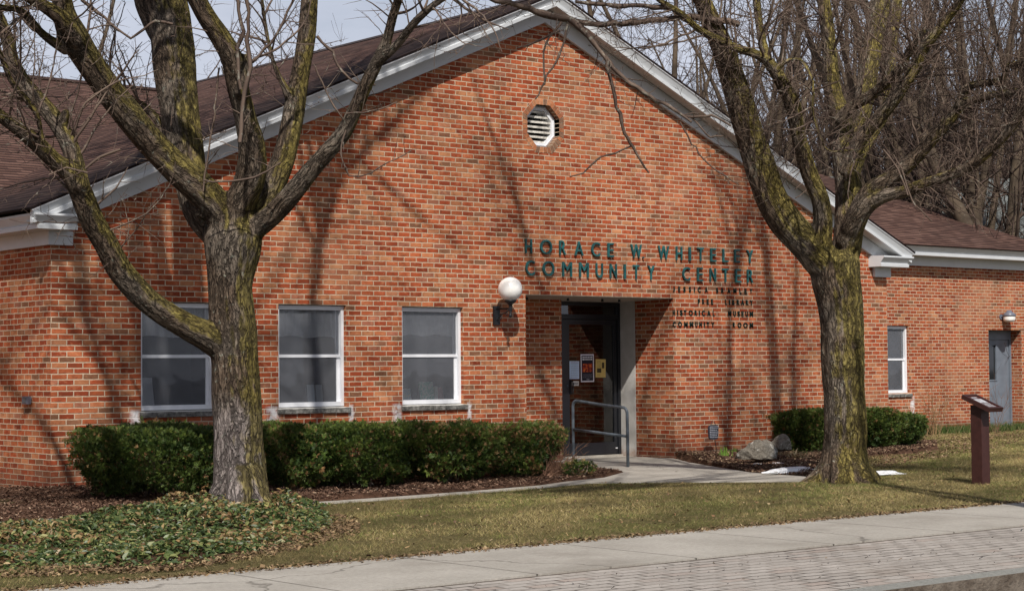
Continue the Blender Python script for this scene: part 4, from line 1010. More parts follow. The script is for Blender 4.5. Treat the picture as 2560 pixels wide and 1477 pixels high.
row([('J', 580, 605), ('E', 655, 683), ('S', 727, 757), ('S', 805, 832), ('I', 878, 888), ('C', 928, 970), ('A', 1028, 1067), ('B', 1188, 1213), ('R', 1258, 1290), ('A', 1345, 1383), ('M', 1428, 1470), ('L', 1512, 1540), ('E', 1583, 1613), ('Y', 1655, 1692)], 2.468, 2.552, c6, s2, M_dkbronze, 0.012, -0.002)
row([('F', 930, 960), ('R', 990, 1020), ('E', 1053, 1083), ('E', 1115, 1143), ('L', 1312, 1337), ('I', 1365, 1377), ('B', 1412, 1440), ('R', 1475, 1510), ('A', 1535, 1577), ('R', 1603, 1637), ('Y', 1658, 1697)], 2.285, 2.368, c6, s2, M_dkbronze, 0.012, -0.002)
row([('H', 580, 608), ('I', 640, 652), ('S', 680, 715), ('T', 733, 770), ('O', 803, 858), ('R', 885, 918), ('I', 945, 957), ('C', 985, 1030), ('A', 1062, 1107), ('L', 1138, 1165), ('M', 1353, 1397), ('U', 1428, 1460), ('S', 1485, 1517), ('E', 1540, 1570), ('U', 1597, 1633), ('M', 1655, 1702)], 2.106, 2.190, c6, s2, M_dkbronze, 0.012, -0.002)
row([('C', 580, 620), ('O', 655, 705), ('M', 738, 787), ('M', 817, 863), ('U', 893, 923), ('N', 950, 985), ('I', 1017, 1028), ('T', 1052, 1090), ('Y', 1117, 1160), ('R', 1420, 1450), ('O', 1487, 1538), ('O', 1567, 1625), ('M', 1657, 1702)], 1.925, 2.008, c6, s2, M_dkbronze, 0.012, -0.002)

# ------------------------------------------------------------------ lamps
lp = empty('wall_lamp', (6.79, 0, 2.05)); tag(lp, 'black iron bracket lamp with white glass globe left of the entrance', 'wall lamp')
mb = MB(); mb.box(-0.055, 0.055, -0.03, 0.0, -0.125, 0.145); keepo = mb.build('backplate', M_black, lp, bevel=0.008)
mb = MB()
mb.tube([(0, -0.03, 0.10), (0, -0.12, 0.105), (0, -0.22, 0.10), (0, -0.33, 0.095)], 0.014, 8)
sc = [(0, -0.03, -0.06), (0, -0.07, -0.05), (0, -0.10, 0.0), (0, -0.16, 0.03), (0, -0.23, 0.045), (0, -0.28, 0.07), (0, -0.33, 0.06), (0, -0.35, 0.02)]
q_ = smoothpath(sc, 0.02); mb.tube(q_, 0.009, 6)
cur = [(0, -0.10+0.035*math.cos(t)*(1-t/9), -0.035+0.035*math.sin(t)*(1-t/9)) for t in np.arange(0, 6.5, 0.5)]; mb.tube(cur, 0.007, 6)
cur = [(0, -0.24+0.03*math.cos(t)*(1-t/9), 0.02+0.03*math.sin(t)*(1-t/9)) for t in np.arange(0, 6.5, 0.5)]; mb.tube(cur, 0.007, 6)
mb.build('arm', M_black, lp, smooth=True)
mb = MB(); mb.lathe([(0, -0.075), (0.022, -0.065), (0.028, -0.045), (0.018, -0.02), (0.012, 0.0), (0.030, 0.03), (0.020, 0.075), (0.030, 0.11), (0.085, 0.155), (0.09, 0.17), (0, 0.172)], (0, -0.33, 0.045), k=20)
mb.build('fitter', M_black, lp, smooth=True)
mb = MB(); mb.lathe([(0.172*math.sin(a), 0.172*(1-math.cos(a))) for a in np.linspace(0.35, PI, 18)], (0, -0.33, 0.20), k=28); mb.build('globe', M_globe, lp, smooth=True)
lp2 = empty('wall_lamp', (24.02, YW, 2.34)); tag(lp2, 'small grey jar lamp with white glass above the grey side door', 'wall lamp')
mb = MB(); mb.lathe([(0, 0.0), (0.06, 0.0), (0.055, 0.02), (0.0, 0.02)], (-0.10, -0.02, 0.0), 'y', 14); mb.tube([(-0.10, -0.02, 0.0), (-0.08, -0.08, 0.03), (0, -0.15, 0.05)], 0.02, 8); mb.build('arm', M_spot, lp2)
mb = MB(); mb.lathe([(0.0, 0.13), (0.05, 0.125), (0.07, 0.09), (0.145, 0.03), (0.14, 0.0), (0.0, 0.0)], (0.0, -0.15, 0.01), k=20); mb.build('cap', M_spot, lp2, smooth=True)
mb = MB(); mb.lathe([(0.128, 0.0), (0.132, -0.06), (0.12, -0.10), (0.07, -0.125), (0, -0.13)], (0.0, -0.15, 0.01), k=20); mb.build('jar', M_globe, lp2, smooth=True)
sp = empty('wall_fixture', (0, 0.565, 0.973)); tag(sp, 'small grey metal box fixture on the shaded left side wall', 'fixture')
mb = MB(); mb.box(-0.07, -0.02, -0.075, 0.075, -0.045, 0.05); mb.box(-0.02, 0.0, -0.04, 0.04, -0.035, 0.035); mb.build('box', M_spot, sp, bevel=0.01)
mb = MB(); mb.box(-0.076, -0.070, -0.05, 0.05, -0.03, 0.035); mb.build('cover_plate', M_pipe, sp)

# handrail ------------------------------------------------------------
hr = empty('handrail', (8.1, -0.7, GZ)); tag(hr, 'worn grey pipe handrail on the left of the entrance path', 'handrail')
def rel(pts, o): return [tuple(np.array(p_)-np.array(o)) for p_ in pts]
O_ = (8.1, -0.7, GZ)
ring = [(8.1, -1.31, GZ-0.1), (8.1, -1.31, 0.40), (8.1, -1.305, 0.66)]+[(8.1, -1.305+0.085*(1-math.cos(t)), 0.66+0.085*math.sin(t)) for t in np.linspace(0.2, PI/2, 6)]+[(8.1, -0.8, 0.775), (8.1, -0.235, 0.83)]+[(8.1, -0.235+0.085*math.sin(t), 0.747+0.085*math.cos(t)) for t in np.linspace(0.1, PI/2, 6)]+[(8.1, -0.15, 0.35), (8.1, -0.15, GZ-0.1)]
mb = MB(); mb.tube(rel(ring, O_), 0.022, 12); mb.build('top_rail', M_pipe, hr, smooth=True)
mb = MB(); mb.tube(rel([(8.1, -1.29, 0.34), (8.1, -0.17, 0.415)], O_), 0.020, 12); mb.build('mid_rail', M_pipe, hr, smooth=True)

# interpretive pedestal -------------------------------------------------
pb = gz(2466, 1211); ps = empty('pedestal_sign', tuple(pb)); tag(ps, 'dark brown square post with a tilted information panel on the right lawn', 'sign')
mb = MB(); mb.box(-0.075, 0.075, 0.0, 0.15, -0.1, 0.93); mb.build('post', M_brown, ps, bevel=0.006)
tl = math.radians(22); ay = np.array([0, math.cos(tl), math.sin(tl)]); az = np.array([0, -math.sin(tl), math.cos(tl)])
mb = MB(); mb.obox((0, 0.04, 0.945), (1, 0, 0), ay, az, 0.135, 0.205, 0.018)
for sx in (-1, 1): mb.obox(np.array((0, 0.04, 0.945))+np.array((sx*0.122, 0, 0))+az*0.026, (1, 0, 0), ay, az, 0.014, 0.206, 0.009)
mb.obox(np.array((0, 0.04, 0.945))+ay*0.192+az*0.026, (1, 0, 0), ay, az, 0.108, 0.014, 0.009); mb.obox(np.array((0, 0.04, 0.945))-ay*0.192+az*0.026, (1, 0, 0), ay, az, 0.108, 0.014, 0.009)
hd = mb.build('panel_board', M_brown, ps, bevel=0.004)
mb = MB(); mb.obox(np.array((0, 0.04, 0.945))+az*0.0205, (1, 0, 0), ay, az, 0.105, 0.175, 0.002); mb.build('panel_face', plain('brown_sign_face', (0.085, 0.032, 0.026), 0.3, 0.3, 8), hd)
mb = MB(); c0 = np.array((0, 0.04, 0.945))+az*0.0240
mb.obox(c0+ay*0.03, (1, 0, 0), ay, az, 0.075, 0.055, 0.001)
for i in range(5): mb.obox(c0-ay*(0.05+i*0.022), (1, 0, 0), ay, az, 0.07-0.006*(i % 2), 0.005, 0.0008)
mb.obox(c0+ay*0.13, (1, 0, 0), ay, az, 0.05, 0.012, 0.0008)
mb.build('panel_print', plain('pale_print', (0.40, 0.40, 0.42), 0.5, 0.5, 25), hd)

# garden plaque -----------------------------------------------------
pl = empty('garden_plaque', (10.85, -0.30, 0.0)); tag(pl, 'small dark slate plaque with pale writing on a thin stake by the wall', 'plaque')
mb = MB()
n = 16; pts = []
for i in range(n):
    a = 2*PI*i/n; sx = 0.105*np.sign(math.cos(a))*abs(math.cos(a))**0.45; sz = 0.115*np.sign(math.sin(a))*abs(math.sin(a))**0.45
    pts.append((sx*(1+0.05*math.sin(3*a)), sz))
for sgn, y in ((1, -0.012), (-1, 0.012)): mb.face([(x, y, 0.30+z) for x, z in pts][::sgn])
for i in range(n): a, b_ = pts[i], pts[(i+1) % n]; mb.face([(a[0], -0.012, .3+a[1]), (b_[0], -0.012, .3+b_[1]), (b_[0], .012, .3+b_[1]), (a[0], .012, .3+a[1])])
mb.tube([(-0.05, 0, .41), (-0.03, 0, .46), (0.03, 0, .46), (0.05, 0, .41)], 0.005, 6)
plb = mb.build('slate', plain('slate', (0.035, 0.037, 0.05), 0.6, 0.3, 30), pl)
mb = MB(); rr = random.Random(4)
for i in range(7):
    z = 0.385-i*0.027; x = -0.085
    while x < 0.075:
        w_ = rr.uniform(.012, .03); mb.box(x, x+w_, -0.0145, -0.0125, z-0.006, z+0.005); x += w_+.010
mb.build('writing', plain('pale_paint', (0.42, 0.43, 0.48), 0.7), plb)
mb = MB(); mb.tube([(0.03, 0, .19), (0.075, 0.0, 0.0), (0.08, 0, -.08)], 0.006, 6); mb.build('stake', M_black, pl)

# ------------------------------------------------------------------ boulders, snow
def blob(name, c, r, seed, mat, sub=4, amp=0.22, flat=0.0, fac=0.0):
    import bmesh
    bm = bmesh.new(); bmesh.ops.create_icosphere(bm, subdivisions=sub, radius=1.0)
    rg = np.random.default_rng(seed); K = rg.normal(size=(7, 3)); ph = rg.uniform(0, 6, 7)
    pl_ = [(lambda v: v/np.linalg.norm(v))(rg.normal(size=3)) for _ in range(9)]; dd = rg.uniform(0.62, 0.9, 9)
    for v in bm.verts:
        p_ = np.array(v.co)
        if fac:
            for nrm, d in zip(pl_, dd):
                t = p_@nrm
                if t > d: p_ = p_-nrm*(t-d)*fac
        q = 1+amp*sum(math.sin(K[i]@p_*(1.2+i*0.6)+ph[i])/(1.5+i) for i in range(7))
        p_ = p_*q*np.array(r)
        if fac: p_ = p_*(1+0.035*math.sin(p_[0]*31+p_[2]*17+seed)*math.sin(p_[1]*27-p_[2]*23)+0.02*math.sin(p_[0]*67+p_[1]*59)*math.sin(p_[2]*71))
        if p_[2] < flat: p_[2] = flat+(p_[2]-flat)*0.2
        v.co = p_
    me = bpy.data.meshes.new(name); bm.to_mesh(me); bm.free(); me.materials.append(mat)
    me.polygons.foreach_set('use_smooth', [True]*len(me.polygons))
    o = bpy.data.objects.new(name, me); o.location = c; COL.objects.link(o); return o
b1 = gz(1903, 1167); b2 = gz(1957, 1143, -0.04)
tag(blob('boulder', (b1[0]+.08, b1[1]+.16, GZ+0.13), (0.29, 0.25, 0.20), 3, M_rock, 5, amp=0.24, fac=0.97), 'larger rounded grey boulder in the mulch bed beside the path', 'boulder', 'boulders in the planting bed')
tag(blob('boulder', (b2[0]+.08, b2[1]+.14, 0.08), (0.21, 0.19, 0.22), 8, M_rock, 5, amp=0.26, fac=0.98), 'smaller pointed boulder with a pale foot behind the larger boulder', 'boulder', 'boulders in the planting bed')
for i, (x, y, rx, ry, h, lab) in enumerate([(1893, 1171, .14, .10, .035, 'tiny snow scrap on dark mulch below the larger boulder'), (1928, 1170, .13, .17, .05, 'small curved snow scrap between the boulder and the long snow patch'),
        (2010, 1181, .50, .17, .05, 'long snow patch at the left foot of the furrowed tree'), (2208, 1188, .38, .16, .045, 'snow patch at the right foot of the furrowed tree')]):
    g_ = gz(x, y); tag(blob('snow_patch', (g_[0], g_[1], GZ+0.02), (rx, ry, h), 40+i, M_snow, 5, 0.55, -0.01, 0.02), lab, 'snow', 'leftover snow patches')

# ------------------------------------------------------------------ plants
YP = [(5, (0.022, 0.044, 0.008)), (4, (0.038, 0.072, 0.012)), (3, (0.066, 0.108, 0.018)), (1.2, (0.12, 0.155, 0.030))]
def shrub(cx, cy, w_, d_, h, seed, label, zb=GZ, n=8500, brown=0.03, dark=1.0, lean=0.0, group='clipped yew hedge under the windows'):
    r = np.random.default_rng(seed)
    root = empty('yew_shrub', (cx, cy, zb)); tag(root, label, 'shrub', group)
    # lumpy super-ellipsoid shell
    n = int(n*2.1); v = rand_dirs(r, n*2); v = v[v[:, 2] > -0.8][:n]; n = len(v)
    e = 0.80
    s = np.sign(v)*np.abs(v)**e; s /= (np.abs(s)**(2.6)).sum(1, keepdims=True)**(1/2.6)
    K = r.normal(size=(9, 3)); ph = r.uniform(0, 6.28, 9)
    lump = sum(np.sin(v@K[i]*(2.2+1.1*i)+ph[i])/(2.4+i) for i in range(9))
    lump += 0.45*sum(np.sin(v@K[i]*(9+2*i)+ph[i]*2)/(3+i) for i in range(9))
    rad = (1+0.22*lump)*np.where(r.random(n) < 0.72, r.uniform(0.88, 1.05, n)+np.abs(r.normal(0, .035, n)), r.uniform(0.45, 0.9, n))
    gap = (sum(np.sin(v@K[(i*2) % 9]*(6+i)+ph[i]) for i in range(4)) > 2.1) & (r.random(n) < .75); rad = np.where(gap, rad*.72, rad)
    c = s*rad[:, None]*np.array([w_/2, d_/2, h/2]); c[:, 2] += h/2; c[:, 0] += lean*c[:, 2]
    tz = np.clip(c[:, 2]/h, 0, 1); c[:, :2] *= (0.74+0.30*np.sin(np.clip(tz*1.35, 0, 1)*PI/2))[:, None]
    c[:, 2] = np.maximum(c[:, 2]*0.94+0.05*h, 0.03); tp = h*(0.90+0.04*np.sin(c[:, 0]*6+seed)+r.normal(0, .022, n)); c[:, 2] = np.where(c[:, 2] > tp, tp+(c[:, 2]-tp)*.25, c[:, 2])
    nrm = v/np.array([w_, d_, h]); nrm /= np.linalg.norm(nrm, axis=1, keepdims=True)
    # sprays: axis leaning out and up, 7 needles in a flat fan
    ax = nrm*0.8+np.array([0, 0, 0.55])+r.normal(0, 0.45, (n, 3)); ax /= np.linalg.norm(ax, axis=1, keepdims=True)
    sd = np.cross(ax, rand_dirs(r, n)); sd /= np.linalg.norm(sd, axis=1, keepdims=True)
    L = r.uniform(0.020, 0.042, n)*np.where(r.random(n) < .07, 1.9, 1.0)
    Vs = []; Ts = []
    col = pick(r, YP, n, 0.25)*dark
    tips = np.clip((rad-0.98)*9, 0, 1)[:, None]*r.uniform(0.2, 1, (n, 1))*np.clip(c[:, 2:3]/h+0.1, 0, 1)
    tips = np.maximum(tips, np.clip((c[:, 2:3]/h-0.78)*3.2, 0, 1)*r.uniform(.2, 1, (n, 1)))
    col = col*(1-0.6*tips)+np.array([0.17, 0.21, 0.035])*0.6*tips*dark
    br = (r.random(n) < brown*(1+2.2*(lump > 0.35)))[:, None]
    col = np.where(br, pick(r, [(2, (0.22, 0.12, 0.05)), (1, (0.33, 0.22, 0.10))], n), col)
    up = np.cross(sd, ax)
    for k in range(7):
        f = (k-3)/3.0; b0 = c+ax*(L*(0.15+0.28*(3-abs(k-3))/3*2))[:, None]*0.6
        dr = ax*(1-0.55*abs(f))+sd*f*0.9+up*r.normal(0, 0.22, (n, 1)); dr /= np.linalg.norm(dr, axis=1, keepdims=True)
        ln = (L*r.uniform(0.55, 0.95, n))[:, None]; wd = (L*0.085)[:, None]
        pv = np.cross(dr, up); pv /= np.linalg.norm(pv, axis=1, keepdims=True)+1e-9
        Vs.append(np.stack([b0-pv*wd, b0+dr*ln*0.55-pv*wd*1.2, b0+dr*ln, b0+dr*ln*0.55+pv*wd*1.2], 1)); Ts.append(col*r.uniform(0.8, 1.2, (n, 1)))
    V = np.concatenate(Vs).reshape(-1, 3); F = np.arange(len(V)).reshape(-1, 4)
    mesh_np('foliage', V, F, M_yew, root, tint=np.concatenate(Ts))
    # inner stems
    polys, rads = [], []
    for k in range(26):
        a = r.uniform(0, 2*PI); rr_ = r.uniform(0.2, 0.95); tip = np.array([math.cos(a)*rr_*w_*0.45, math.sin(a)*rr_*d_*0.45, h*r.uniform(0.45, 0.92)])
        st = np.array([r.normal(0, .08)*w_, r.normal(0, .08)*d_, 0]); md = (st+tip)/2+r.normal(0, 0.05, 3)
        polys.append(smoothpath([st, md, tip], 0.08)); rads.append(np.linspace(0.014, 0.004, len(polys[-1])))
    V, F = tubes_np(polys, rads, 4); mesh_np('stems', V, F, M_twig, root)
    return root
shrub(0.30, -1.98, 1.60, 1.2, 0.84, 1, 'big dark yew shrub left of the mossy trunk, at the corner', n=13500, brown=0.02, dark=0.85)
shrub(1.95, -1.95, 1.0, 1.0, 0.80, 2, 'yew shrub showing just right of the mossy trunk', n=8500, brown=0.06)
shrub(2.98, -2.05, 1.28, 1.0, 0.79, 3, 'broad yew shrub below the second window', n=9500)
shrub(4.22, -2.05, 1.28, 1.0, 0.76, 4, 'yew shrub below the third window with browned top', n=9500, brown=0.07)
shrub(5.40, -2.10, 1.10, 0.80, 0.72, 5, 'yew shrub at the entrance end with bare brown twigs on its right', n=7500, brown=0.12)
shrub(5.98, -2.66, 0.42, 0.26, 0.21, 6, 'tiny yew sprig at the path end of the hedge', n=330, brown=0.2)
RG = 'yew shrubs around the right corner'
shrub(12.50, -0.80, 1.08, 0.8, 0.72, 7, 'round yew shrub left of the furrowed trunk behind the boulders', n=8000, zb=GZ+.02, dark=0.9, group=RG)
shrub(13.85, -1.00, 0.66, 0.62, 0.72, 8, 'yew shrub just right of the furrowed trunk', n=6000, zb=GZ, dark=0.85, group=RG)
shrub(15.00, -0.55, 0.90, 0.7, 0.60, 9, 'low yew shrub at the right corner of the gable wall', n=6500, zb=GZ+.02, dark=0.9, group=RG)
# bare brown twigs on the right end of the hedge
def twigs_bush(name, x, y, n, seed, hgt, label, spread=0.35, mat=None, cat='shrub', r0=0.005, out=(0.4, 0, 1)):
    r = np.random.default_rng(seed); polys, rads = [], []
    for k in range(n):
        d = np.array(out)+r.normal(0, spread, 3); d /= np.linalg.norm(d); p_ = np.array([r.normal(0, .06), r.normal(0, .06), 0]); pts = [p_]
        L = hgt*r.uniform(.5, 1.1); m_ = 7
        for i in range(m_): d = d+r.normal(0, .16, 3); d /= np.linalg.norm(d); p_ = p_+d*L/m_; pts.append(p_)
        polys.append(np.array(pts)); rads.append(np.linspace(r0, r0*.25, len(pts)))
        for q in range(4):
            i = r.integers(2, m_); dd = d+r.normal(0, .6, 3); dd /= np.linalg.norm(dd)
            b0 = pts[i]; polys.append(np.array([b0, b0+dd*L*.12+r.normal(0, .01, 3), b0+dd*L*.24])); rads.append(np.array([r0*.5, r0*.4, r0*.2]))
    V, F = tubes_np(polys, rads, 4); o = mesh_np(name, V, F, mat or M_twig); o.location = (x, y, GZ); tag(o, label, cat); return o
M_redtwig = twig_mat('dead_twigs', (0.14, 0.07, 0.045), (0.24, 0.14, 0.09), 0.05)
twigs_bush('dead_twigs', 5.68, -2.40, 60, 3, 0.62, 'bare brown twigs poking out of the hedge near the handrail', 0.4, M_redtwig, 'twigs', 0.005, (0.45, -0.2, 0.8))
twigs_bush('bare_bush', 20.4, 2.9, 26, 5, 1.35, 'thin bare bush in front of the wing window', 0.32, twig_mat('tan_twigs', (0.20, 0.12, 0.06), (0.30, 0.20, 0.10), 0.0), 'bush', 0.006, (0.25, 0, 1))
twigs_bush('bare_bush', 22.5, 2.9, 9, 6, 1.5, 'wispy stems standing against the wing wall between window and door', 0.22, M_redtwig, 'bush', 0.006, (0.1, 0, 1))
twigs_bush('bare_bush', 25.1, 2.6, 30, 7, 0.9, 'low dark thicket of stems right of the grey door', 0.45, M_twig, 'bush', 0.006, (0, 0, 1))
def tuft(name, x, y, n, h, seed, pal, label, cat, lean=0.5, w_=0.012, z=None):
    r = np.random.default_rng(seed); V = []; T = []
    for k in range(n):
        a = r.uniform(0, 2*PI); L = h*r.uniform(.6, 1.1); b0 = np.array([r.normal(0, .05), r.normal(0, .05), 0]); o_ = np.array([math.cos(a), math.sin(a), 0])*lean*r.uniform(.3, 1)
        s_ = np.array([-math.sin(a), math.cos(a), 0])*w_*r.uniform(.6, 1.2); pts = [b0+o_*L*t*t+np.array([0, 0, L*t*(1-0.25*lean*t)]) for t in (0, .5, 1)]
        V.append(np.array([pts[0]-s_, pts[0]+s_, pts[1]+s_*.8, pts[1]-s_*.8])); V.append(np.array([pts[1]-s_*.8, pts[1]+s_*.8, pts[2]+s_*.1, pts[2]-s_*.1]))
        c = pick(r, pal, 1)[0]; T += [c, c]
    V = np.concatenate(V); o = mesh_np(name, V, np.arange(len(V)).reshape(-1, 4), M_blade, tint=np.array(T)); o.location = (x, y, GZ+.03 if z is None else z)
    return tag(o, label, cat)
GP = [(2, (0.14, 0.25, 0.04)), (1, (0.22, 0.33, 0.06))]; SP = [(2, (0.50, 0.41, 0.25)), (1, (0.38, 0.28, 0.15))]
g_ = gz(1808, 1139, -0.02); tuft('green_shoots', g_[0], g_[1], 26, 0.20, 1, GP, 'clump of fresh green shoots right of the slate plaque', 'plant', 0.25)
g_ = gz(1833, 1134, -0.02); tuft('green_shoots', g_[0], g_[1], 18, 0.17, 2, GP, 'smaller pale green shoots left of the larger boulder', 'plant', 0.4)
g_ = gz(2005, 1132, -0.02); tuft('green_shoots', g_[0], g_[1], 40, 0.12, 3, [(2, (0.09, 0.16, 0.03))], 'low green grass clump between the boulders and the round yew', 'plant', 0.7)
g_ = gz(1995, 1158); tuft('dead_stalks', g_[0], g_[1], 70, 0.34, 4, SP, 'flattened straw coloured dead stalks left of the furrowed trunk', 'stalks', 2.2, 0.009)
g_ = gz(1960, 1149); tuft('dead_stalks', g_[0], g_[1], 36, 0.22, 5, SP, 'small pile of pale dead stalks at the foot of the boulders', 'stalks', 2.0, 0.009)
def wallgrass():
    r = np.random.default_rng(77); n = 5200
    x = np.concatenate([r.uniform(20.4, 25.2, n)]); y = 3.62-np.abs(r.normal(0, .32, n)); H = r.uniform(.06, .22, n); t = r.uniform(0, 6.28, n)
    B = np.stack([x, y, np.full(n, GZ)], -1); wv = np.stack([np.cos(t), np.sin(t), 0*t], -1)*0.006; tip = B+np.stack([r.normal(0, .4, n)*H, r.normal(0, .4, n)*H, H], -1)
    V = np.stack([B-wv, B+wv, tip], 1).reshape(-1, 3)
    tag(mesh_np('tall_grass', V, np.arange(3*n).reshape(n, 3), M_blade, tint=pick(r, [(3, (0.05, 0.10, 0.02)), (1, (0.12, 0.15, 0.04)), (1, (0.25, 0.2, 0.1))], n)), 'taller dark green grass along the foot of the wing wall', 'grass', kind='stuff')
wallgrass()

# ground cover under the mossy tree -----------------------------------
TB = gz(598, 1287)     # foot of tree 1
IV = [tuple(gz(*q)[:2]) for q in [(0, 1432), (200, 1424), (436, 1418), (640, 1385), (790, 1340), (845, 1312), (835, 1290), (800, 1272)]]+[(1.2, -4.20), (0.2, -4.14), (-1.0, -4.13), (-2.2, -4.12), (-4.5, -4.4), (-6, -6), (-6, -8.6)]
def ivy_h(x, y):
    d = np.hypot((x-TB[0])*0.8, (y-TB[1])); return 0.05+0.15*np.exp(-(d/1.25)**2)+0.022*bumps(x*1.5, y*1.5, 55)
def edge_dist(x, y, poly):
    dm = np.full(x.shape, 1e9)
    for i in range(len(poly)):
        a = np.array(poly[i]); b_ = np.array(poly[(i+1) % len(poly)]); ab = b_-a; t = np.clip(((x-a[0])*ab[0]+(y-a[1])*ab[1])/(ab@ab), 0, 1)
        dm = np.minimum(dm, np.hypot(x-a[0]-ab[0]*t, y-a[1]-ab[1]*t))
    return dm
def ivy():
    r = np.random.default_rng(90); x, y = scatter(IV, 66000, r)
    side = (x-CAM[0])*RGT[0]+(y-CAM[1])*RGT[1]; dep = (x-CAM[0])*FWD[0]+(y-CAM[1])*FWD[1]; k = side > -dep*0.30; x, y = x[k], y[k]
    ed = edge_dist(x, y, IV); k = r.random(len(x)) < np.clip(ed/0.22+0.12, 0, 1)*np.clip(0.85-0.55*(bumps(x*4.5, y*4.5, 71) > 0.75), 0, 1); x, y, ed = x[k], y[k], ed[k]; n = len(x)
    h = ivy_h(x, y)*np.clip(ed/0.35, 0.15, 1); z = GZ+h*(1-0.75*r.random(n)**2.2)
    c = np.stack([x, y, z], -1)
    t = r.uniform(0, 2*PI, n); L = r.uniform(0.012, 0.032, n)*np.where(r.random(n) < .25, 1.45, 1.0)
    pit = r.normal(0.15, 0.5, n)
    a = np.stack([np.cos(t)*np.cos(pit), np.sin(t)*np.cos(pit), np.sin(pit)], -1)
    nr = np.array([0, -0.25, 1])+r.normal(0, .45, (n, 3)); s = np.cross(a, nr); s /= np.linalg.norm(s, axis=1, keepdims=True); u = np.cross(s, a)
    Lc = L[:, None]; Wc = Lc*r.uniform(.42, .6, (n, 1)); fold = Wc*r.uniform(0.15, 0.5, (n, 1))
    p0 = c-a*Lc; p1 = c+a*Lc-u*Lc*0.25; l1 = c-a*Lc*0.2+s*Wc+u*fold; l2 = c+a*Lc*0.45+s*Wc*.75+u*fold*.6; r1 = c-a*Lc*0.2-s*Wc+u*fold; r2 = c+a*Lc*0.45-s*Wc*.75+u*fold*.6
    V = np.stack([p0, p1, l2, l1, p0, r1, r2, p1], 1).reshape(-1, 3); F = np.arange(len(V)).reshape(-1, 4)
    near = np.exp(-(np.hypot(x-TB[0], y-TB[1])/1.1)**2)
    dry = r.random(n) < (0.15+0.35*near*(bumps(x*2, y*2, 6) > -0.3)+0.40*(bumps(x*1.2, y*1.2, 61) > 0.9))
    col = np.where(dry[:, None], pick(r, [(3, (0.25, 0.165, 0.07)), (1, (0.38, 0.27, 0.125)), (3, (0.17, 0.10, 0.045)), (1, (0.28, 0.26, 0.095))], n),
                   pick(r, [(4, (0.040, 0.066, 0.020)), (3, (0.070, 0.105, 0.030)), (2, (0.115, 0.150, 0.044)), (1.2, (0.20, 0.215, 0.075))], n))
    tag(mesh_np('ground_cover', V, F, M_leaf, tint=np.repeat(col, 2, 0)), 'low leafy ground cover with dried leaves around the mossy tree', 'ground cover', kind='stuff')
    # earth under it
    gx = np.arange(-6, 2.4, .12); gy = np.arange(-8.8, -4.0, .12); X, Y = np.meshgrid(gx, gy, indexing='ij'); ins = inpoly(X, Y, IV); e2 = edge_dist(X, Y, IV)
    Z = np.where(ins, GZ+ivy_h(X, Y)*0.45*np.clip(e2/.4, 0, 1)+0.004, GZ-.05); V = np.stack([X, Y, Z], -1).reshape(-1, 3); nx, ny = X.shape
    i, j = np.meshgrid(np.arange(nx-1), np.arange(ny-1), indexing='ij'); F = np.stack([i*ny+j, (i+1)*ny+j, (i+1)*ny+j+1, i*ny+j+1], -1).reshape(-1, 4); F = F[ins.reshape(-1)[F].any(1)]
    struct(mesh_np('tree_bed_soil', V, F, M_mulch, smooth=True))
    rim2 = [tuple(gz(*q)[:2]) for q in [(0, 1445), (436, 1428), (700, 1385), (900, 1335), (900, 1300), (845, 1285), (640, 1370), (436, 1400), (0, 1415)]]
    chips('dry_litter', rim2, None, 12000, [(4, (0.18, 0.115, 0.06)), (3, (0.11, 0.068, 0.038)), (1, (0.28, 0.20, 0.11))], 91, (0.006, 0.020), 'brown leaf litter around the rim of the ground cover', 'leaves')
ivy()

# ------------------------------------------------------------------ trees
def limb(rows, dep0, dep1=None, sc=1.0, ox=0.0, oy=0.0):
    """rows: photo crop (x, y, width) -> smooth 3-D centre line with radii; depth runs dep0 -> dep1 along the limb"""
    R_ = np.array(rows, float); n = len(R_); dep1 = dep0 if dep1 is None else dep1
    seg = np.r_[0, np.cumsum(np.hypot(np.diff(R_[:, 0]), np.diff(R_[:, 1])))]; t = seg/seg[-1]; dp = dep0+(dep1-dep0)*t
    P = np.array([np.r_[at(ox+x/sc, oy+y/sc, d), wd/sc/2*d/FOC] for (x, y, wd), d in zip(R_, dp)])
    return P
def extend(P, L, rng, up=0.5, n=9, thin=0.3):
    """carry a limb on past the frame edge"""
    rng = np.random.default_rng(int(abs(P[:, :3].sum())*1000) % 99991); P = P.copy(); d = P[-1, :3]-P[-2, :3]; d /= np.linalg.norm(d); p_ = P[-1, :3]; r0 = P[-1, 3]; out = [P]
    for i in range(n):
        d = d+rng.normal(0, .10, 3)+np.array([0, 0, up*.12]); d /= np.linalg.norm(d); p_ = p_+d*L/n; out.append(np.r_[p_, r0*(1-(1-thin)*(i+1)/n)][None])
    return np.concatenate(out)
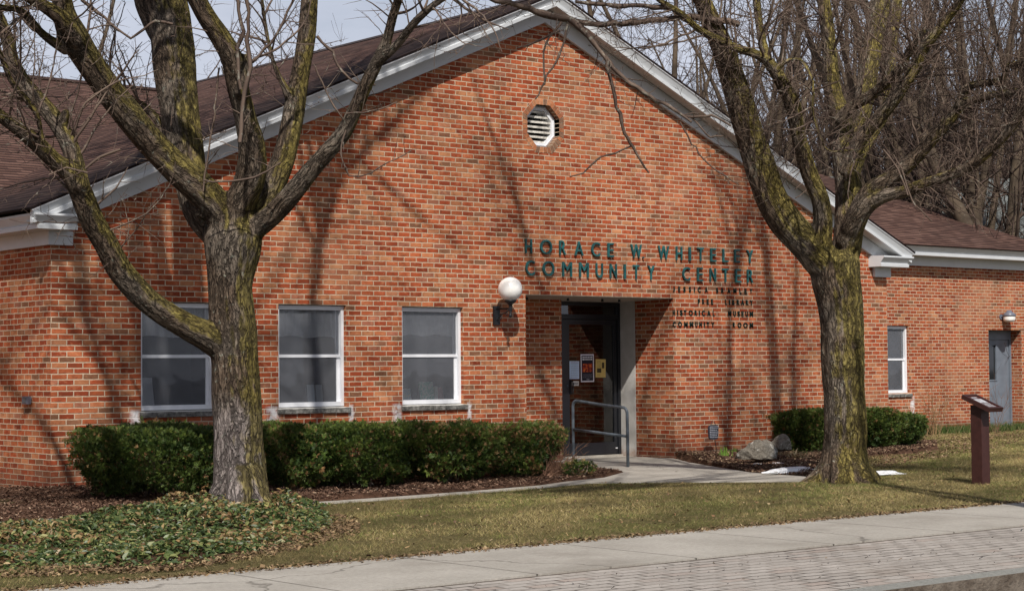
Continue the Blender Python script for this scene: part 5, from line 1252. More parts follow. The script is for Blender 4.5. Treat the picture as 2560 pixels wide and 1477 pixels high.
def trunk_mesh(name, limbs, parent, mat, vox=0.022, seed=0, lump=0.012):
    polys, rads = [], []
    r = np.random.default_rng(seed)
    for P in limbs:
        q = smoothpath(P, 0.06); q[:, 3] = np.maximum(q[:, 3], 0.006)
        m = len(q); wob = np.cumsum(r.normal(0, 1, m)); wob -= np.linspace(wob[0], wob[-1], m); q[:, 3] *= 1+0.02*np.sin(np.arange(m)*0.5+r.uniform(0, 6))
        polys.append(q[:, :3]); rads.append(q[:, 3])
    vv, ff = [], []; off = 0
    for p_, rd in zip(polys, rads):
        # rounded closed ends
        t0 = p_[0]-p_[1]; t0 /= np.linalg.norm(t0); t1 = p_[-1]-p_[-2]; t1 /= np.linalg.norm(t1)
        pp = np.vstack([p_[0]+t0*rd[0]*.35, p_[0], p_[1:-1], p_[-1], p_[-1]+t1*rd[-1]*.35]); rr = np.r_[rd[0]*.6, rd, rd[-1]*.6]
        V, F = tubes_np([pp], [rr], 16); n = len(V)
        vv.append(V); ff += [list(map(int, q+off)) for q in F]; ff.append([off+i for i in range(16)]); ff.append([off+n-16+i for i in range(16)][::-1]); off += n
    me = bpy.data.meshes.new('tmp'); me.from_pydata(np.concatenate(vv).tolist(), [], ff)
    import bmesh
    bm = bmesh.new(); bm.from_mesh(me); bmesh.ops.recalc_face_normals(bm, faces=bm.faces); bm.to_mesh(me); bm.free()
    ob = bpy.data.objects.new('tmp', me); COL.objects.link(ob)
    md = ob.modifiers.new('r', 'REMESH'); md.mode = 'VOXEL'; md.voxel_size = vox
    sm = ob.modifiers.new('s', 'SMOOTH'); sm.iterations = 7; sm.factor = 0.5
    dg = bpy.context.evaluated_depsgraph_get(); me2 = bpy.data.meshes.new_from_object(ob.evaluated_get(dg))
    COL.objects.unlink(ob); bpy.data.objects.remove(ob); bpy.data.meshes.remove(me)
    nv = len(me2.vertices); V = np.empty(nv*3, np.float32); me2.vertices.foreach_get('co', V); V = V.reshape(-1, 3).astype(float)
    N = np.empty(nv*3, np.float32); me2.vertices.foreach_get('normal', N); N = N.reshape(-1, 3).astype(float)
    # bark coordinates from the nearest limb segment
    A = np.concatenate([p_[:-1] for p_ in polys]); B = np.concatenate([p_[1:] for p_ in polys]); RA = np.concatenate([q[:-1] for q in rads])
    S = np.concatenate([np.r_[0, np.cumsum(np.linalg.norm(np.diff(p_, axis=0), axis=1))][:-1]+7.3*i for i, p_ in enumerate(polys)])
    T = B-A; Ln = np.linalg.norm(T, axis=1); T = T/Ln[:, None]
    ref = np.where((np.abs(T[:, 1]) > 0.9)[:, None], np.array([1.0, 0, 0]), np.array([0, 1.0, 0])); U = np.cross(T, ref); U /= np.linalg.norm(U, axis=1, keepdims=True); W_ = np.cross(T, U)
    bk = np.empty((nv, 3), np.float32)
    for s in range(0, nv, 4000):
        v = V[s:s+4000]; d = v[:, None, :]-A[None]; tt = np.clip(np.einsum('ijk,jk->ij', d, T), 0, Ln[None]); dd = np.linalg.norm(d-tt[..., None]*T[None], axis=2)-RA[None]
        j = dd.argmin(1); i = np.arange(len(v)); dj = d[i, j]; al = S[j]+np.einsum('ij,ij->i', dj, T[j]); pu = np.einsum('ij,ij->i', dj, U[j]); pw = np.einsum('ij,ij->i', dj, W_[j])
        bk[s:s+4000] = np.stack([pu, pw, al], -1)
    # real relief: furrows running along the limb
    ang = np.arctan2(bk[:, 1], bk[:, 0]); rr = np.hypot(bk[:, 0], bk[:, 1]); al = bk[:, 2]
    rel_ = np.zeros(nv)
    for k, (fa, fl, amp) in enumerate([(5, 1.1, 1.0), (9, 2.3, .7), (14, 3.7, .6), (21, 5.5, .5)]):
        ph = 1.7*k; rel_ += amp*np.sin(fa*ang+ph+1.3*np.sin(al*fl+ph)+0.8*np.sin(al*fl*2.7))
    V += N*(rel_*lump*np.clip(rr/0.2, 0.15, 1.2)*0.35)[:, None]
    me2.vertices.foreach_set('co', V.astype(np.float32).ravel())
    a = me2.attributes.new('bk', 'FLOAT_VECTOR', 'POINT'); a.data.foreach_set('vector', bk.ravel())
    me2.materials.clear(); me2.materials.append(mat); me2.polygons.foreach_set('use_smooth', [True]*len(me2.polygons)); me2.update()
    o = bpy.data.objects.new(name, me2); COL.objects.link(o); o.parent = parent; return o
def grow(r, p, d, L, r0, lvl, polys, rads, zig=0.30, up=0.05, prob=0.42, step=0.085, spur=True, ratio=(0.3, 0.6), ok=None):
    n = max(3, int(L/step)); pts = [p]; dirs = [d]; alt = 1
    pv = np.cross(d, r.normal(size=3)); pv /= np.linalg.norm(pv)+1e-9
    for i in range(n):
        alt = -alt
        d = d+pv*alt*zig*0.45*r.uniform(.3, 1.2)+r.normal(0, zig*.33, 3)+np.array([0, 0, up*.3]); d /= np.linalg.norm(d)
        p = p+d*step*r.uniform(.7, 1.3)
        if ok is not None and not ok(p): break
        pts.append(p); dirs.append(d)
    n = len(pts)-1
    if n < 2: return
    R_ = r0*(1-0.75*np.arange(n+1)/n); polys.append(np.array(pts)); rads.append(R_)
    for i in range(1, n):
        if lvl > 0 and r.random() < prob:
            s = np.cross(dirs[i], r.normal(size=3)); s /= np.linalg.norm(s)+1e-9
            d2 = dirs[i]*r.uniform(.4, .9)+s*r.uniform(.6, 1.1); d2 /= np.linalg.norm(d2)
            grow(r, pts[i], d2, L*r.uniform(*ratio)*(1-0.4*i/n), max(R_[i]*.62, 0.0030), lvl-1, polys, rads, zig, up, prob, step*.85, spur, ratio, ok)
        elif spur and r.random() < 0.30:
            s = np.cross(dirs[i], r.normal(size=3)); s /= np.linalg.norm(s)+1e-9; ln = r.uniform(.012, .035)
            polys.append(np.array([pts[i], pts[i]+s*ln*.6, pts[i]+(s+dirs[i]*.3)*ln])); rads.append(np.array([.004, .0038, .003]))
def sprout(r, P, every, L, polys, rads, lvl=2, start=0.25, bias=(0, 0, 0.2), rad=0.0135, zig=0.3, prob=0.42, ok=None):
    q = smoothpath(P, 0.05); s = np.r_[0, np.cumsum(np.linalg.norm(np.diff(q[:, :3], axis=0), axis=1))]; x = s[-1]*start
    while x < s[-1]:
        i = min(len(q)-2, int(np.searchsorted(s, x))); T = q[i+1, :3]-q[i, :3]; T /= np.linalg.norm(T)+1e-9
        sd = np.cross(T, r.normal(size=3)); sd /= np.linalg.norm(sd); d = T*r.uniform(.2, .8)+sd+np.array(bias); d /= np.linalg.norm(d)
        b0 = q[i, :3]+sd*q[i, 3]*.8
        grow(r, b0, d, L*r.uniform(.45, 1.2), min(rad*r.uniform(.5, 1.2), q[i, 3]*.6), lvl, polys, rads, zig, 0.05, prob, ok=ok)
        x += every*r.uniform(.4, 1.7)
def pxy(p):
    d = p-CAM; z = d@FWD; return 1280+FOC*(d@RGT)/z, 738.5-FOC*(d@UPV)/z
def clear_of_wall(p):
    if p[1] > -0.35 and -0.6 < p[0] < 16.2: return p[2] > 3.6+SL*(XC-abs(p[0]-XC))
    if p[1] > 3.0: return p[2] > 4.0+SW*(min(p[1], 2*YR-p[1])-YE) 
    return True

def upper(r, ends, polys, rads, n=3, L=3.4, r0=.055, up=.2, ok=None, bias=(0, 0, 0)):
    for P in ends:
        b0 = P[-3, :3]; d0 = P[-1, :3]-P[-4, :3]; d0 /= np.linalg.norm(d0)
        for k in range(n):
            j = r.integers(2, 7); b0 = P[-j, :3]; d = d0+r.normal(0, .5, 3)+np.array([0, 0, up])+np.array(bias); d /= np.linalg.norm(d)
            grow(r, b0, d, L*r.uniform(.7, 1.3), min(r0, P[-j, 3]*.8), 3, polys, rads, .16, .06, .40, .22, False, (.35, .65), ok=ok)
def clear1(p):
    x, y = pxy(p)
    return clear_hit(p) and y < 700 and (x < 430 or y < 540-(x-190)*.443+70)
def clear2(p):
    x, y = pxy(p)
    return clear_hit(p) and y < 600 and (x > 1760 or y < 60+(x-1364)*.60+110)
def clear_hit(p): return p[1] < -0.6 or clear_of_wall(p)
# ---- tree 1 (mossy, left) : crop scale 1.967, depth 18
rg = np.random.default_rng(101); D = 18.1; K = 1.9674
L1 = []
trk = [(1188, 2530, 325), (1184, 2455, 283), (1180, 2390, 264), (1172, 2180, 247), (1164, 2000, 239), (1150, 1700, 234), (1135, 1520, 221), (1128, 1420, 219), (1132, 1330, 238), (1140, 1240, 269), (1145, 1160, 279), (1140, 1085, 213)]
L1.append(limb(trk, D, D, K))
for a, w0 in ((-0.95, 0.10), (0.2, 0.11), (1.1, 0.10), (2.3, 0.10), (-2.2, 0.10)):   # root flare
    b0 = TB+np.array([math.cos(a)*.38, math.sin(a)*.38, -.06]); L1.append(np.array([[*b0, .09], [*(TB+np.array([math.cos(a)*.24, math.sin(a)*.24, .10])), .12], [*(TB+np.array([math.cos(a)*.10, math.sin(a)*.10, .42])), .10]]))
lA = limb([(1130, 1140, 150), (1060, 1010, 165), (960, 905, 160), (860, 820, 150), (760, 720, 146), (650, 590, 142), (540, 450, 140), (440, 310, 138), (360, 180, 140), (320, 90, 120), (306, 20, 105), (300, -60, 98)], D, D-1.1, K)
lA2 = limb([(385, 200, 110), (310, 100, 85), (230, 40, 70), (130, -20, 62), (20, -80, 56)], D-1.0, D-1.6, K)
lA3 = limb([(330, 250, 60), (225, 182, 46), (160, 114, 44), (100, 52, 40), (0, 36, 36), (-90, 40, 32)], D-0.95, D-1.5, K)
lB = limb([(1090, 1190, 140), (1000, 1060, 165), (955, 940, 170), (925, 800, 178), (900, 650, 185), (880, 500, 195), (858, 330, 205), (845, 200, 212), (825, 60, 205), (800, -80, 190)], D+0.1, D+1.3, K)
lBb = limb([(845, 240, 140), (760, 120, 110), (715, 20, 100), (690, -80, 90)], D+1.0, D+1.5, K)
lB2 = limb([(850, 760, 60), (805, 640, 46), (745, 555, 44), (670, 500, 40), (590, 455, 36), (535, 400, 34), (470, 330, 30)], D+0.9, D+1.2, K)
lC = limb([(1150, 1110, 140), (1180, 1000, 150), (1232, 870, 150), (1240, 730, 132), (1205, 570, 112), (1170, 430, 108), (1140, 290, 106), (1085, 185, 104), (1020, 90, 98), (965, -10, 92), (920, -90, 86)], D, D-0.9, K)
lCs = limb([(1185, 470, 60), (1205, 370, 58), (1212, 275, 52)], D-0.6, D-0.55, K)
lD = limb([(1200, 1160, 130), (1265, 1060, 138), (1335, 920, 128), (1400, 760, 115), (1440, 570, 106), (1465, 420, 98), (1490, 290, 92), (1510, 150, 90), (1522, 0, 86), (1530, -90, 80)], D, D+0.9, K)
lD2 = limb([(1420, 470, 50), (1385, 400, 32), (1345, 310, 28), (1305, 130, 26), (1288, 0, 24), (1270, -90, 22)], D+0.4, D+0.2, K)
lE = limb([(1230, 1150, 105), (1330, 1065, 108), (1425, 965, 102), (1520, 850, 94), (1605, 755, 86), (1690, 655, 80), (1740, 555, 76), (1800, 420, 70), (1862, 290, 62), (1905, 190, 54), (1930, 90, 50), (1960, 0, 48), (1985, -80, 44)], D, D-1.2, K)
lE2 = limb([(1862, 300, 60), (1950, 225, 46), (2020, 135, 44), (2090, 62, 42), (2170, 0, 38), (2250, -40, 34)], D-0.9, D-1.6, K)
lF = limb([(1130, 1760, 120), (1030, 1660, 145), (930, 1610, 130), (800, 1535, 128), (700, 1455, 124), (590, 1330, 126), (520, 1200, 122), (450, 1080, 118), (400, 955, 114), (345, 850, 104), (275, 800, 88), (200, 725, 84), (125, 660, 78), (50, 605, 70), (-40, 540, 62), (-130, 470, 56)], D, D-1.7, K)
lF1 = limb([(395, 930, 100), (368, 800, 92), (330, 690, 92), (270, 590, 88), (185, 490, 82), (120, 410, 76), (65, 310, 70), (40, 210, 66), (5, 110, 62), (-40, 20, 56)], D-1.1, D-0.7, K)
lF1s = limb([(300, 610, 60), (322, 570, 50), (322, 545, 44)], D-1.0, D-1.05, K)
lF3 = limb([(215, 740, 40), (198, 640, 32), (180, 560, 34), (110, 470, 34), (55, 400, 32), (10, 290, 34), (-40, 180, 30)], D-1.35, D-1.9, K)
knob = np.array([[*at(985/K, 1045/K, D-.17), .060], [*at(995/K, 1040/K, D-.05), .075]])
L1 += [extend(lA, 5.0, rg), extend(lA2, 4.5, rg), lA3, extend(lB, 6.0, rg), extend(lBb, 5.0, rg), lB2, extend(lC, 5.5, rg), lCs, extend(lD, 6.0, rg), extend(lD2, 1.2, rg), extend(lE, 4.8, rg), extend(lE2, 4.0, rg), extend(lF, 3.2, rg), extend(lF1, 3.4, rg), lF1s, extend(lF3, 2.6, rg), knob]
t1 = empty('bare_tree', tuple(TB)); tag(t1, 'large bare mossy tree forking into many limbs in front of the left windows', 'tree')
tr = trunk_mesh('trunk', L1, None, M_bark1, 0.021, 3, 0.014); keep(tr, t1)
polys, rads = [], []
for P, ev, ln, st in ((extend(lA, 5.0, rg), .22, 1.0, .30), (extend(lA2, 4.5, rg), .22, 1.0, .1), (lA3, .16, .8, .1), (extend(lB, 6.0, rg), .30, .9, .45), (lB2, .14, .8, .2), (extend(lC, 5.5, rg), .24, .9, .35), (lCs, .10, 1.1, .5), (extend(lD, 6.0, rg), .26, .9, .3), (extend(lD2, 1.2, rg), .15, .7, .1), (extend(lE, 4.8, rg), .24, .8, .35), (extend(lE2, 4.0, rg), .16, .9, .1), (lF, .20, .9, .45), (lF1, .16, .9, .15), (lF3, .14, .8, .1)):
    sprout(rg, P, ev*.58, ln*1.15, polys, rads, 2, st, ok=clear1, prob=0.42)
# hand placed longer twigs in front of the wall and roof
def gnarl(q, r, a=0.016):
    n = len(q); q = q.copy(); o_ = np.cumsum(r.normal(0, a*.5, (n, 3)), axis=0); o_ -= np.linspace(0, 1, n)[:, None]*o_[-1]
    z = (np.arange(n) % 2*2-1)[:, None]*np.abs(r.normal(0, a*.55, (n, 1)))*(lambda v: v/np.linalg.norm(v, axis=1, keepdims=True))(r.normal(size=(n, 3)))
    q[1:, :3] += (o_*.5+z)[1:]; q[:, 3] *= r.uniform(.85, 1.2, n); return q
def twig(rows, dep0, dep1, ox, oy, sc, polys, rads, r, lvl=1):
    P = limb(rows, dep0, dep1, sc, ox, oy); q = gnarl(smoothpath(P, 0.07), r); polys.append(q[:, :3]); rads.append(q[:, 3])
    if lvl: sprout(r, P, .16, .30, polys, rads, lvl-1, .1, rad=.005)
for rows, dp in (([(850, 120, 14), (760, 105, 13), (640, 190, 12), (560, 130, 14), (480, 60, 16), (400, 0, 18)], D-.6), ([(420, 830, 14), (500, 770, 14), (590, 735, 12)], D-1.3), ([(430, 850, 14), (330, 830, 10), (240, 860, 8)], D-1.3),
        ([(1000, 940, 9), (1020, 780, 9), (1050, 600, 9), (1080, 330, 8)], D-.4), ([(1180, 700, 22), (1190, 560, 22), (1205, 450, 22), (1235, 340, 24), (1215, 200, 20), (1225, 60, 18), (1200, -40, 18)], D-.85), ([(1185, 440, 22), (1175, 330, 20), (1170, 230, 22), (1200, 150, 20), (1170, 50, 18), (1160, -40, 16)], D-.8),
        ([(1240, 310, 14), (1330, 220, 13), (1400, 100, 12), (1450, -10, 12)], D-.5), ([(1690, 590, 8), (1640, 520, 8), (1600, 440, 8), (1550, 330, 8)], D-.5), ([(1560, 180, 14), (1630, 260, 13), (1680, 350, 13), (1760, 410, 12), (1845, 420, 8)], D+.2)):
    twig(rows, dp, dp-.1, 0, 0, K, polys, rads, rg)
for rows in ([(1380, 800, 8), (1240, 870, 9), (1100, 895, 9), (1000, 885, 8)],): twig(rows, D-.6, D-.7, 0, 0, K, polys, rads, rg)
for rows in ([(30, 640, 10), (10, 760, 9), (60, 870, 8), (150, 860, 7), (240, 805, 6), (350, 740, 5)], [(30, 560, 8), (160, 545, 8), (280, 500, 5)]): twig(rows, D-.9, D-1.0, 850, 0, K, polys, rads, rg)
for P in (extend(lA, 1.5, rg), extend(lA2, 1.2, rg), lA3, extend(lB, 1.0, rg), lB2, extend(lC, 1.0, rg), extend(lD, 1.0, rg), extend(lE, 1.0, rg), extend(lE2, .8, rg), lF, lF1, lF3):
    sprout(rg, P, .10, .55, polys, rads, 1, .2, (0, 0, .1), .0062, .34, .45, clear1)
upper(rg, [extend(lA, 5.0, rg), extend(lB, 6.0, rg), extend(lBb, 5.0, rg), extend(lC, 5.5, rg), extend(lD, 6.0, rg), extend(lD, 5.0, rg), extend(lE, 4.8, rg), extend(lE, 5.8, rg), extend(lE2, 4.0, rg)], polys, rads, 7, 3.8, .075)
ru = np.random.default_rng(67)
for P in (extend(lE, 4.8, rg), extend(lE2, 4.0, rg), extend(lD, 6.0, rg), extend(lC, 5.5, rg)):
    for k in range(7):
        j_ = ru.integers(2, 8); d_ = P[-1, :3]-P[-4, :3]; d_ = d_/np.linalg.norm(d_)+ru.normal(0, .30, 3)+np.array([.45, 0, .35]); d_ /= np.linalg.norm(d_)
        grow(ru, P[-j_, :3], d_, ru.uniform(3.5, 6.0), .075, 2, polys, rads, .07, .03, .22, .25, False, (.35, .6))
upper(np.random.default_rng(66), [extend(lE, 4.8, rg), extend(lE2, 4.0, rg), extend(lD, 6.0, rg)], polys, rads, 3, 4.6, .08, .2, None, (0.7, -.1, .3))
upper(rg, [extend(lF, 3.2, rg), extend(lF1, 3.4, rg), extend(lF3, 2.6, rg), extend(lA2, 4.5, rg), extend(lA3, 2.5, rg)], polys, rads, 6, 3.0, .06)
V, F = tubes_np(polys, rads, 4); cr = mesh_np('crown', V, F, M_twig); keep(cr, t1)

# ---- tree 2 (furrowed, right): crop origin x 1700
rg = np.random.default_rng(202); D = 22.3; O2 = 1700.0
TB2 = gz(2110, 1204)
lt = limb([(822, 2395, 320), (820, 2345, 270), (816, 2270, 232), (813, 2200, 214), (813, 2050, 205), (806, 1900, 208), (799, 1700, 212), (796, 1560, 220), (782, 1450, 224), (765, 1360, 240), (762, 1280, 250)], D, D, K, O2)
L2 = [lt]
for a, w0 in ((-0.6, .1), (0.35, .1), (-1.6, .1), (-2.6, .1), (2.4, .1), (1.3, .1)):
    c, s = math.cos(a), math.sin(a)
    L2.append(np.array([[*(TB2+np.array([c*.62, s*.62, -.10])), .05], [*(TB2+np.array([c*.36, s*.36, .02])), .10], [*(TB2+np.array([c*.16, s*.16, .22])), .14], [*(TB2+np.array([c*.08, s*.08, .62])), .13]]))
lG = limb([(750, 1350, 160), (690, 1270, 185), (600, 1180, 165), (515, 1085, 162), (445, 960, 158), (395, 820, 152), (352, 700, 145), (315, 580, 136), (282, 455, 126), (245, 335, 116), (205, 220, 108), (150, 100, 98), (105, -10, 90), (70, -90, 84)], D, D-0.9, K, O2)
lH = limb([(715, 1290, 95), (700, 1190, 98), (702, 1080, 98), (690, 980, 92), (642, 870, 84), (602, 740, 80), (572, 610, 76), (556, 520, 80), (520, 440, 72), (465, 345, 66), (420, 290, 55), (360, 262, 46), (285, 240, 44), (200, 200, 42), (100, 150, 38), (0, 65, 36), (-90, 10, 32)], D-.1, D-1.3, K, O2)
lH2 = limb([(470, 350, 40), (515, 305, 28), (590, 296, 26), (640, 370, 22), (655, 440, 22), (650, 530, 22), (668, 620, 22), (700, 700, 20), (735, 745, 18), (850, 740, 16), (960, 735, 14)], D-1.0, D-1.5, K, O2)
lH3 = limb([(430, 300, 50), (400, 180, 44), (385, 80, 42), (370, -60, 40)], D-.7, D-.3, K, O2)
lI = limb([(790, 1330, 150), (822, 1200, 146), (832, 1060, 142), (830, 930, 136), (815, 800, 130), (800, 690, 122), (790, 580, 110), (760, 480, 92), (742, 380, 82), (735, 250, 76), (722, 120, 70), (705, -10, 64), (700, -90, 60)], D+.1, D+.8, K, O2)
lI2 = limb([(815, 780, 90), (860, 660, 92), (895, 540, 95), (915, 430, 98), (932, 300, 104), (955, 180, 104), (975, 70, 100), (990, -60, 96)], D+.7, D+1.6, K, O2)
lI3 = limb([(830, 900, 80), (885, 760, 72), (955, 640, 64), (1000, 560, 60), (1025, 400, 62), (1040, 220, 62), (1060, 60, 60), (1070, -60, 56)], D+.9, D+2.0, K, O2)
lL = limb([(815, 850, 90), (860, 740, 78), (905, 660, 74), (970, 590, 72), (1045, 500, 70), (1110, 405, 66), (1160, 330, 62), (1195, 240, 58), (1255, 170, 54), (1320, 85, 48), (1380, 0, 44), (1420, -80, 40)], D-.1, D-1.2, K, O2)
lL2 = limb([(780, 600, 70), (840, 530, 60), (930, 475, 55), (1010, 412, 52), (1080, 340, 46), (1130, 250, 42), (1200, 150, 36)], D+.2, D-.6, K, O2)
lJ = limb([(820, 1200, 120), (870, 1070, 112), (940, 935, 86), (1050, 868, 76), (1150, 782, 70), (1250, 672, 66), (1330, 582, 62), (1385, 505, 56), (1400, 440, 46), (1470, 412, 42), (1590, 396, 40), (1605, 330, 34), (1690, 308, 34), (1780, 290, 30)], D, D-1.5, K, O2)
lJ2 = limb([(1370, 520, 52), (1450, 490, 44), (1540, 468, 40), (1620, 455, 38), (1720, 440, 36), (1800, 430, 32)], D-1.0, D-1.7, K, O2)
lK = limb([(840, 1130, 110), (905, 1020, 100), (1000, 965, 72), (1100, 945, 62), (1200, 905, 58), (1310, 868, 55), (1420, 822, 54), (1520, 742, 55), (1610, 650, 52), (1690, 540, 50), (1770, 420, 46)], D-.1, D-2.0, K, O2)
lM = limb([(600, 1170, 70), (560, 1010, 0.1+44), (520, 800, 42), (440, 640, 42), (380, 560, 40), (330, 480, 38)], D+.4, D+.9, K, O2)
knob2 = np.array([[*at(1700+485/K, 1065/K, D-.33), .05], [*at(1700+490/K, 1062/K, D-.15), .10]]); knob3 = np.array([[*at(1700+868/K, 1690/K, D-.25), .04], [*at(1700+866/K, 1690/K, D-.1), .08]])
L2 += [extend(lG, 5.5, rg), extend(lH, 1.5, rg), lH2, extend(lH3, 2, rg), extend(lI, 5.0, rg), extend(lI2, 5.0, rg), extend(lI3, 3, rg), extend(lL, 2.4, rg), lL2, extend(lJ, 1.6, rg), extend(lJ2, 1.6, rg), extend(lK, 2, rg), knob2, knob3]
t2 = empty('bare_tree', tuple(TB2)); tag(t2, 'bare tree with furrowed mossy trunk and dense twigs in front of the right gable end', 'tree')
tr = trunk_mesh('trunk', L2, None, M_bark2, 0.023, 5, 0.014); keep(tr, t2)
polys, rads = [], []
for P, ev, ln, st in ((extend(lG, 5.5, rg), .15, 1.3, .38), (extend(lH, 1.5, rg), .13, 1.2, .35), (lH2, .16, .7, .1), (extend(lH3, 2, rg), .14, 1.2, .1), (extend(lI, 5.0, rg), .16, 1.2, .3), (extend(lI2, 5.0, rg), .2, 1.2, .2), (extend(lI3, 3, rg), .2, 1.2, .2), (extend(lL, 2.4, rg), .14, 1.2, .25), (lL2, .14, 1.1, .2), (extend(lJ, 1.6, rg), .13, 1.2, .3), (extend(lJ2, 1.6, rg), .14, 1.0, .1), (extend(lK, 2, rg), .15, 1.1, .2)):
    sprout(rg, P, ev*.5, ln*1.1, polys, rads, 2, st, ok=clear2, prob=0.50)
for P in (extend(lG, 1.2, rg), extend(lH, .8, rg), lH2, extend(lH3, .8, rg), extend(lI, 1, rg), extend(lI2, 1, rg), extend(lI3, 1, rg), extend(lL, .8, rg), lL2, extend(lJ, .6, rg), extend(lJ2, .6, rg), extend(lK, .6, rg), lM):
    sprout(rg, P, .055, .75, polys, rads, 2, .25, (0, 0, .05), .0068, .32, .36, clear2)
upper(rg, [extend(lG, 5.5, rg), extend(lH3, 2.5, rg), extend(lI, 5.0, rg), extend(lI2, 5.0, rg), extend(lL, 2.4, rg)], polys, rads, 3)
# the long limb reaching across the gable peak and its drooping ends
O3 = 850.0
nG = [(1960, 120, 34), (1830, 95, 32), (1700, 85, 30), (1560, 98, 28), (1400, 108, 28), (1250, 112, 30), (1130, 92, 34), (1010, 66, 36), (910, 34, 34), (840, 12, 30), (740, -4, 24), (640, -20, 20)]
lN = limb(nG, D-.8, D-2.2, K, O3)
lN2 = limb([(1130, 95, 30), (1200, 150, 30), (1258, 210, 28), (1312, 285, 26), (1350, 345, 24), (1430, 418, 22), (1530, 482, 20), (1640, 540, 18), (1730, 600, 14)], D-1.9, D-2.3, K, O3)
lN3 = limb([(1318, 300, 24), (1325, 360, 20), (1345, 430, 20), (1372, 520, 18), (1388, 620, 17), (1410, 680, 15), (1440, 730, 14), (1470, 790, 10), (1520, 850, 7)], D-2.1, D-2.0, K, O3)
lN4 = limb([(1120, 120, 14), (1100, 200, 13), (1060, 300, 12), (1010, 370, 11), (995, 440, 10), (960, 490, 8)], D-2.0, D-2.1, K, O3)
lN5 = limb([(1090, 110, 14), (1030, 180, 11), (1000, 250, 11), (1000, 340, 10), (1005, 420, 8)], D-2.0, D-2.1, K, O3)
lN6 = limb([(1080, 150, 11), (1000, 190, 9), (930, 220, 8), (870, 240, 6)], D-2.0, D-2.1, K, O3)
lN7 = limb([(1430, 720, 9), (1350, 750, 9), (1260, 785, 9), (1200, 845, 7), (1130, 870, 6)], D-2.0, D-2.1, K, O3)
lN8 = limb([(1640, 40, 26), (1500, 30, 24), (1380, 40, 22), (1260, 20, 20), (1160, 10, 18)], D-1.2, D-1.8, K, O3)
for P in (lN, lN2, lN3, lN4, lN5, lN6, lN7, lN8):
    q = gnarl(smoothpath(P, .07), rg, .02); polys.append(q[:, :3]); rads.append(q[:, 3])
for P, ev, ln in ((lN, .14, .55), (lN2, .13, .55), (lN3, .15, .30), (lN4, .15, .22), (lN5, .15, .22), (lN6, .15, .2), (lN7, .16, .22), (lN8, .16, .5)): sprout(rg, P, ev, ln, polys, rads, 1, .05, (0, 0, -.1), .006, ok=clear2)
# straight water shoots rising from the left limb and its bend
for k in range(60):
    P = lG; i = rg.integers(4, len(P)-1); b0 = P[i, :3]+rg.normal(0, .05, 3); d = np.array([rg.normal(-.5, .35), rg.normal(-.3, .25), rg.uniform(.1, .8)]); d /= np.linalg.norm(d)
    grow(rg, b0, d, rg.uniform(.6, 1.4), .006, 1, polys, rads, .14, .05, .25, .1, False, ok=clear2)
for rows in ([(0, 560, 10), (60, 575, 12), (130, 570, 13), (180, 575, 12), (250, 620, 8)], [(60, 580, 10), (110, 640, 9), (150, 675, 8), (210, 670, 6)], [(0, 600, 8), (60, 700, 7), (130, 800, 7), (220, 865, 6), (290, 910, 5)], [(735, 745, 12), (850, 740, 14), (830, 900, 7), (830, 980, 6)], [(1050, 760, 8), (1100, 860, 8), (1130, 960, 8), (1160, 1010, 7), (1240, 1090, 6)], [(1000, 735, 9), (1050, 800, 10), (1090, 880, 9), (1120, 960, 9)]):
    twig(rows, D-1.3, D-1.4, O2, 0, K, polys, rads, rg)
V, F = tubes_np(polys, rads, 4); print('tree2 twigs', len(polys), len(F)); cr = mesh_np('crown', V, F, M_twig); keep(cr, t2)

# ---- street tree out on the paver strip, right of the frame: throws the band of shade on the walk
rg = np.random.default_rng(303)
st = empty('street_tree', (4.15, -11.9, GZ)); tag(st, 'street tree on the paver strip whose dark limbs reach in at the far upper right', 'tree')
P0 = np.array([[0, 0, -.1, .20], [0, 0, .3, .15], [.03, .02, 1.6, .135], [.05, -.02, 3.0, .13]]); P0[:, :3] += np.array([4.15, -11.9, GZ])
P1 = np.array([[.05, -.02, 2.9, .11], [.3, .5, 3.9, .09], [.5, 1.3, 5.2, .07], [.7, 2.0, 6.6, .05]]); P1[:, :3] += np.array([4.15, -11.9, GZ])
P2 = np.array([[.05, -.02, 2.9, .10], [-.2, .2, 4.2, .09], [-.1, .5, 5.6, .06], [0, .7, 7.0, .04]]); P2[:, :3] += np.array([4.15, -11.9, GZ])
tr = trunk_mesh('trunk', [P0, P1, P2], None, M_bark2, 0.03, 9); keep(tr, st)
polys, rads = [], []
for P in (P1, P2): sprout(rg, P, .35, 1.3, polys, rads, 2, .35)
V, F = tubes_np(polys, rads, 4); cr = mesh_np('crown', V, F, M_twig); keep(cr, st)

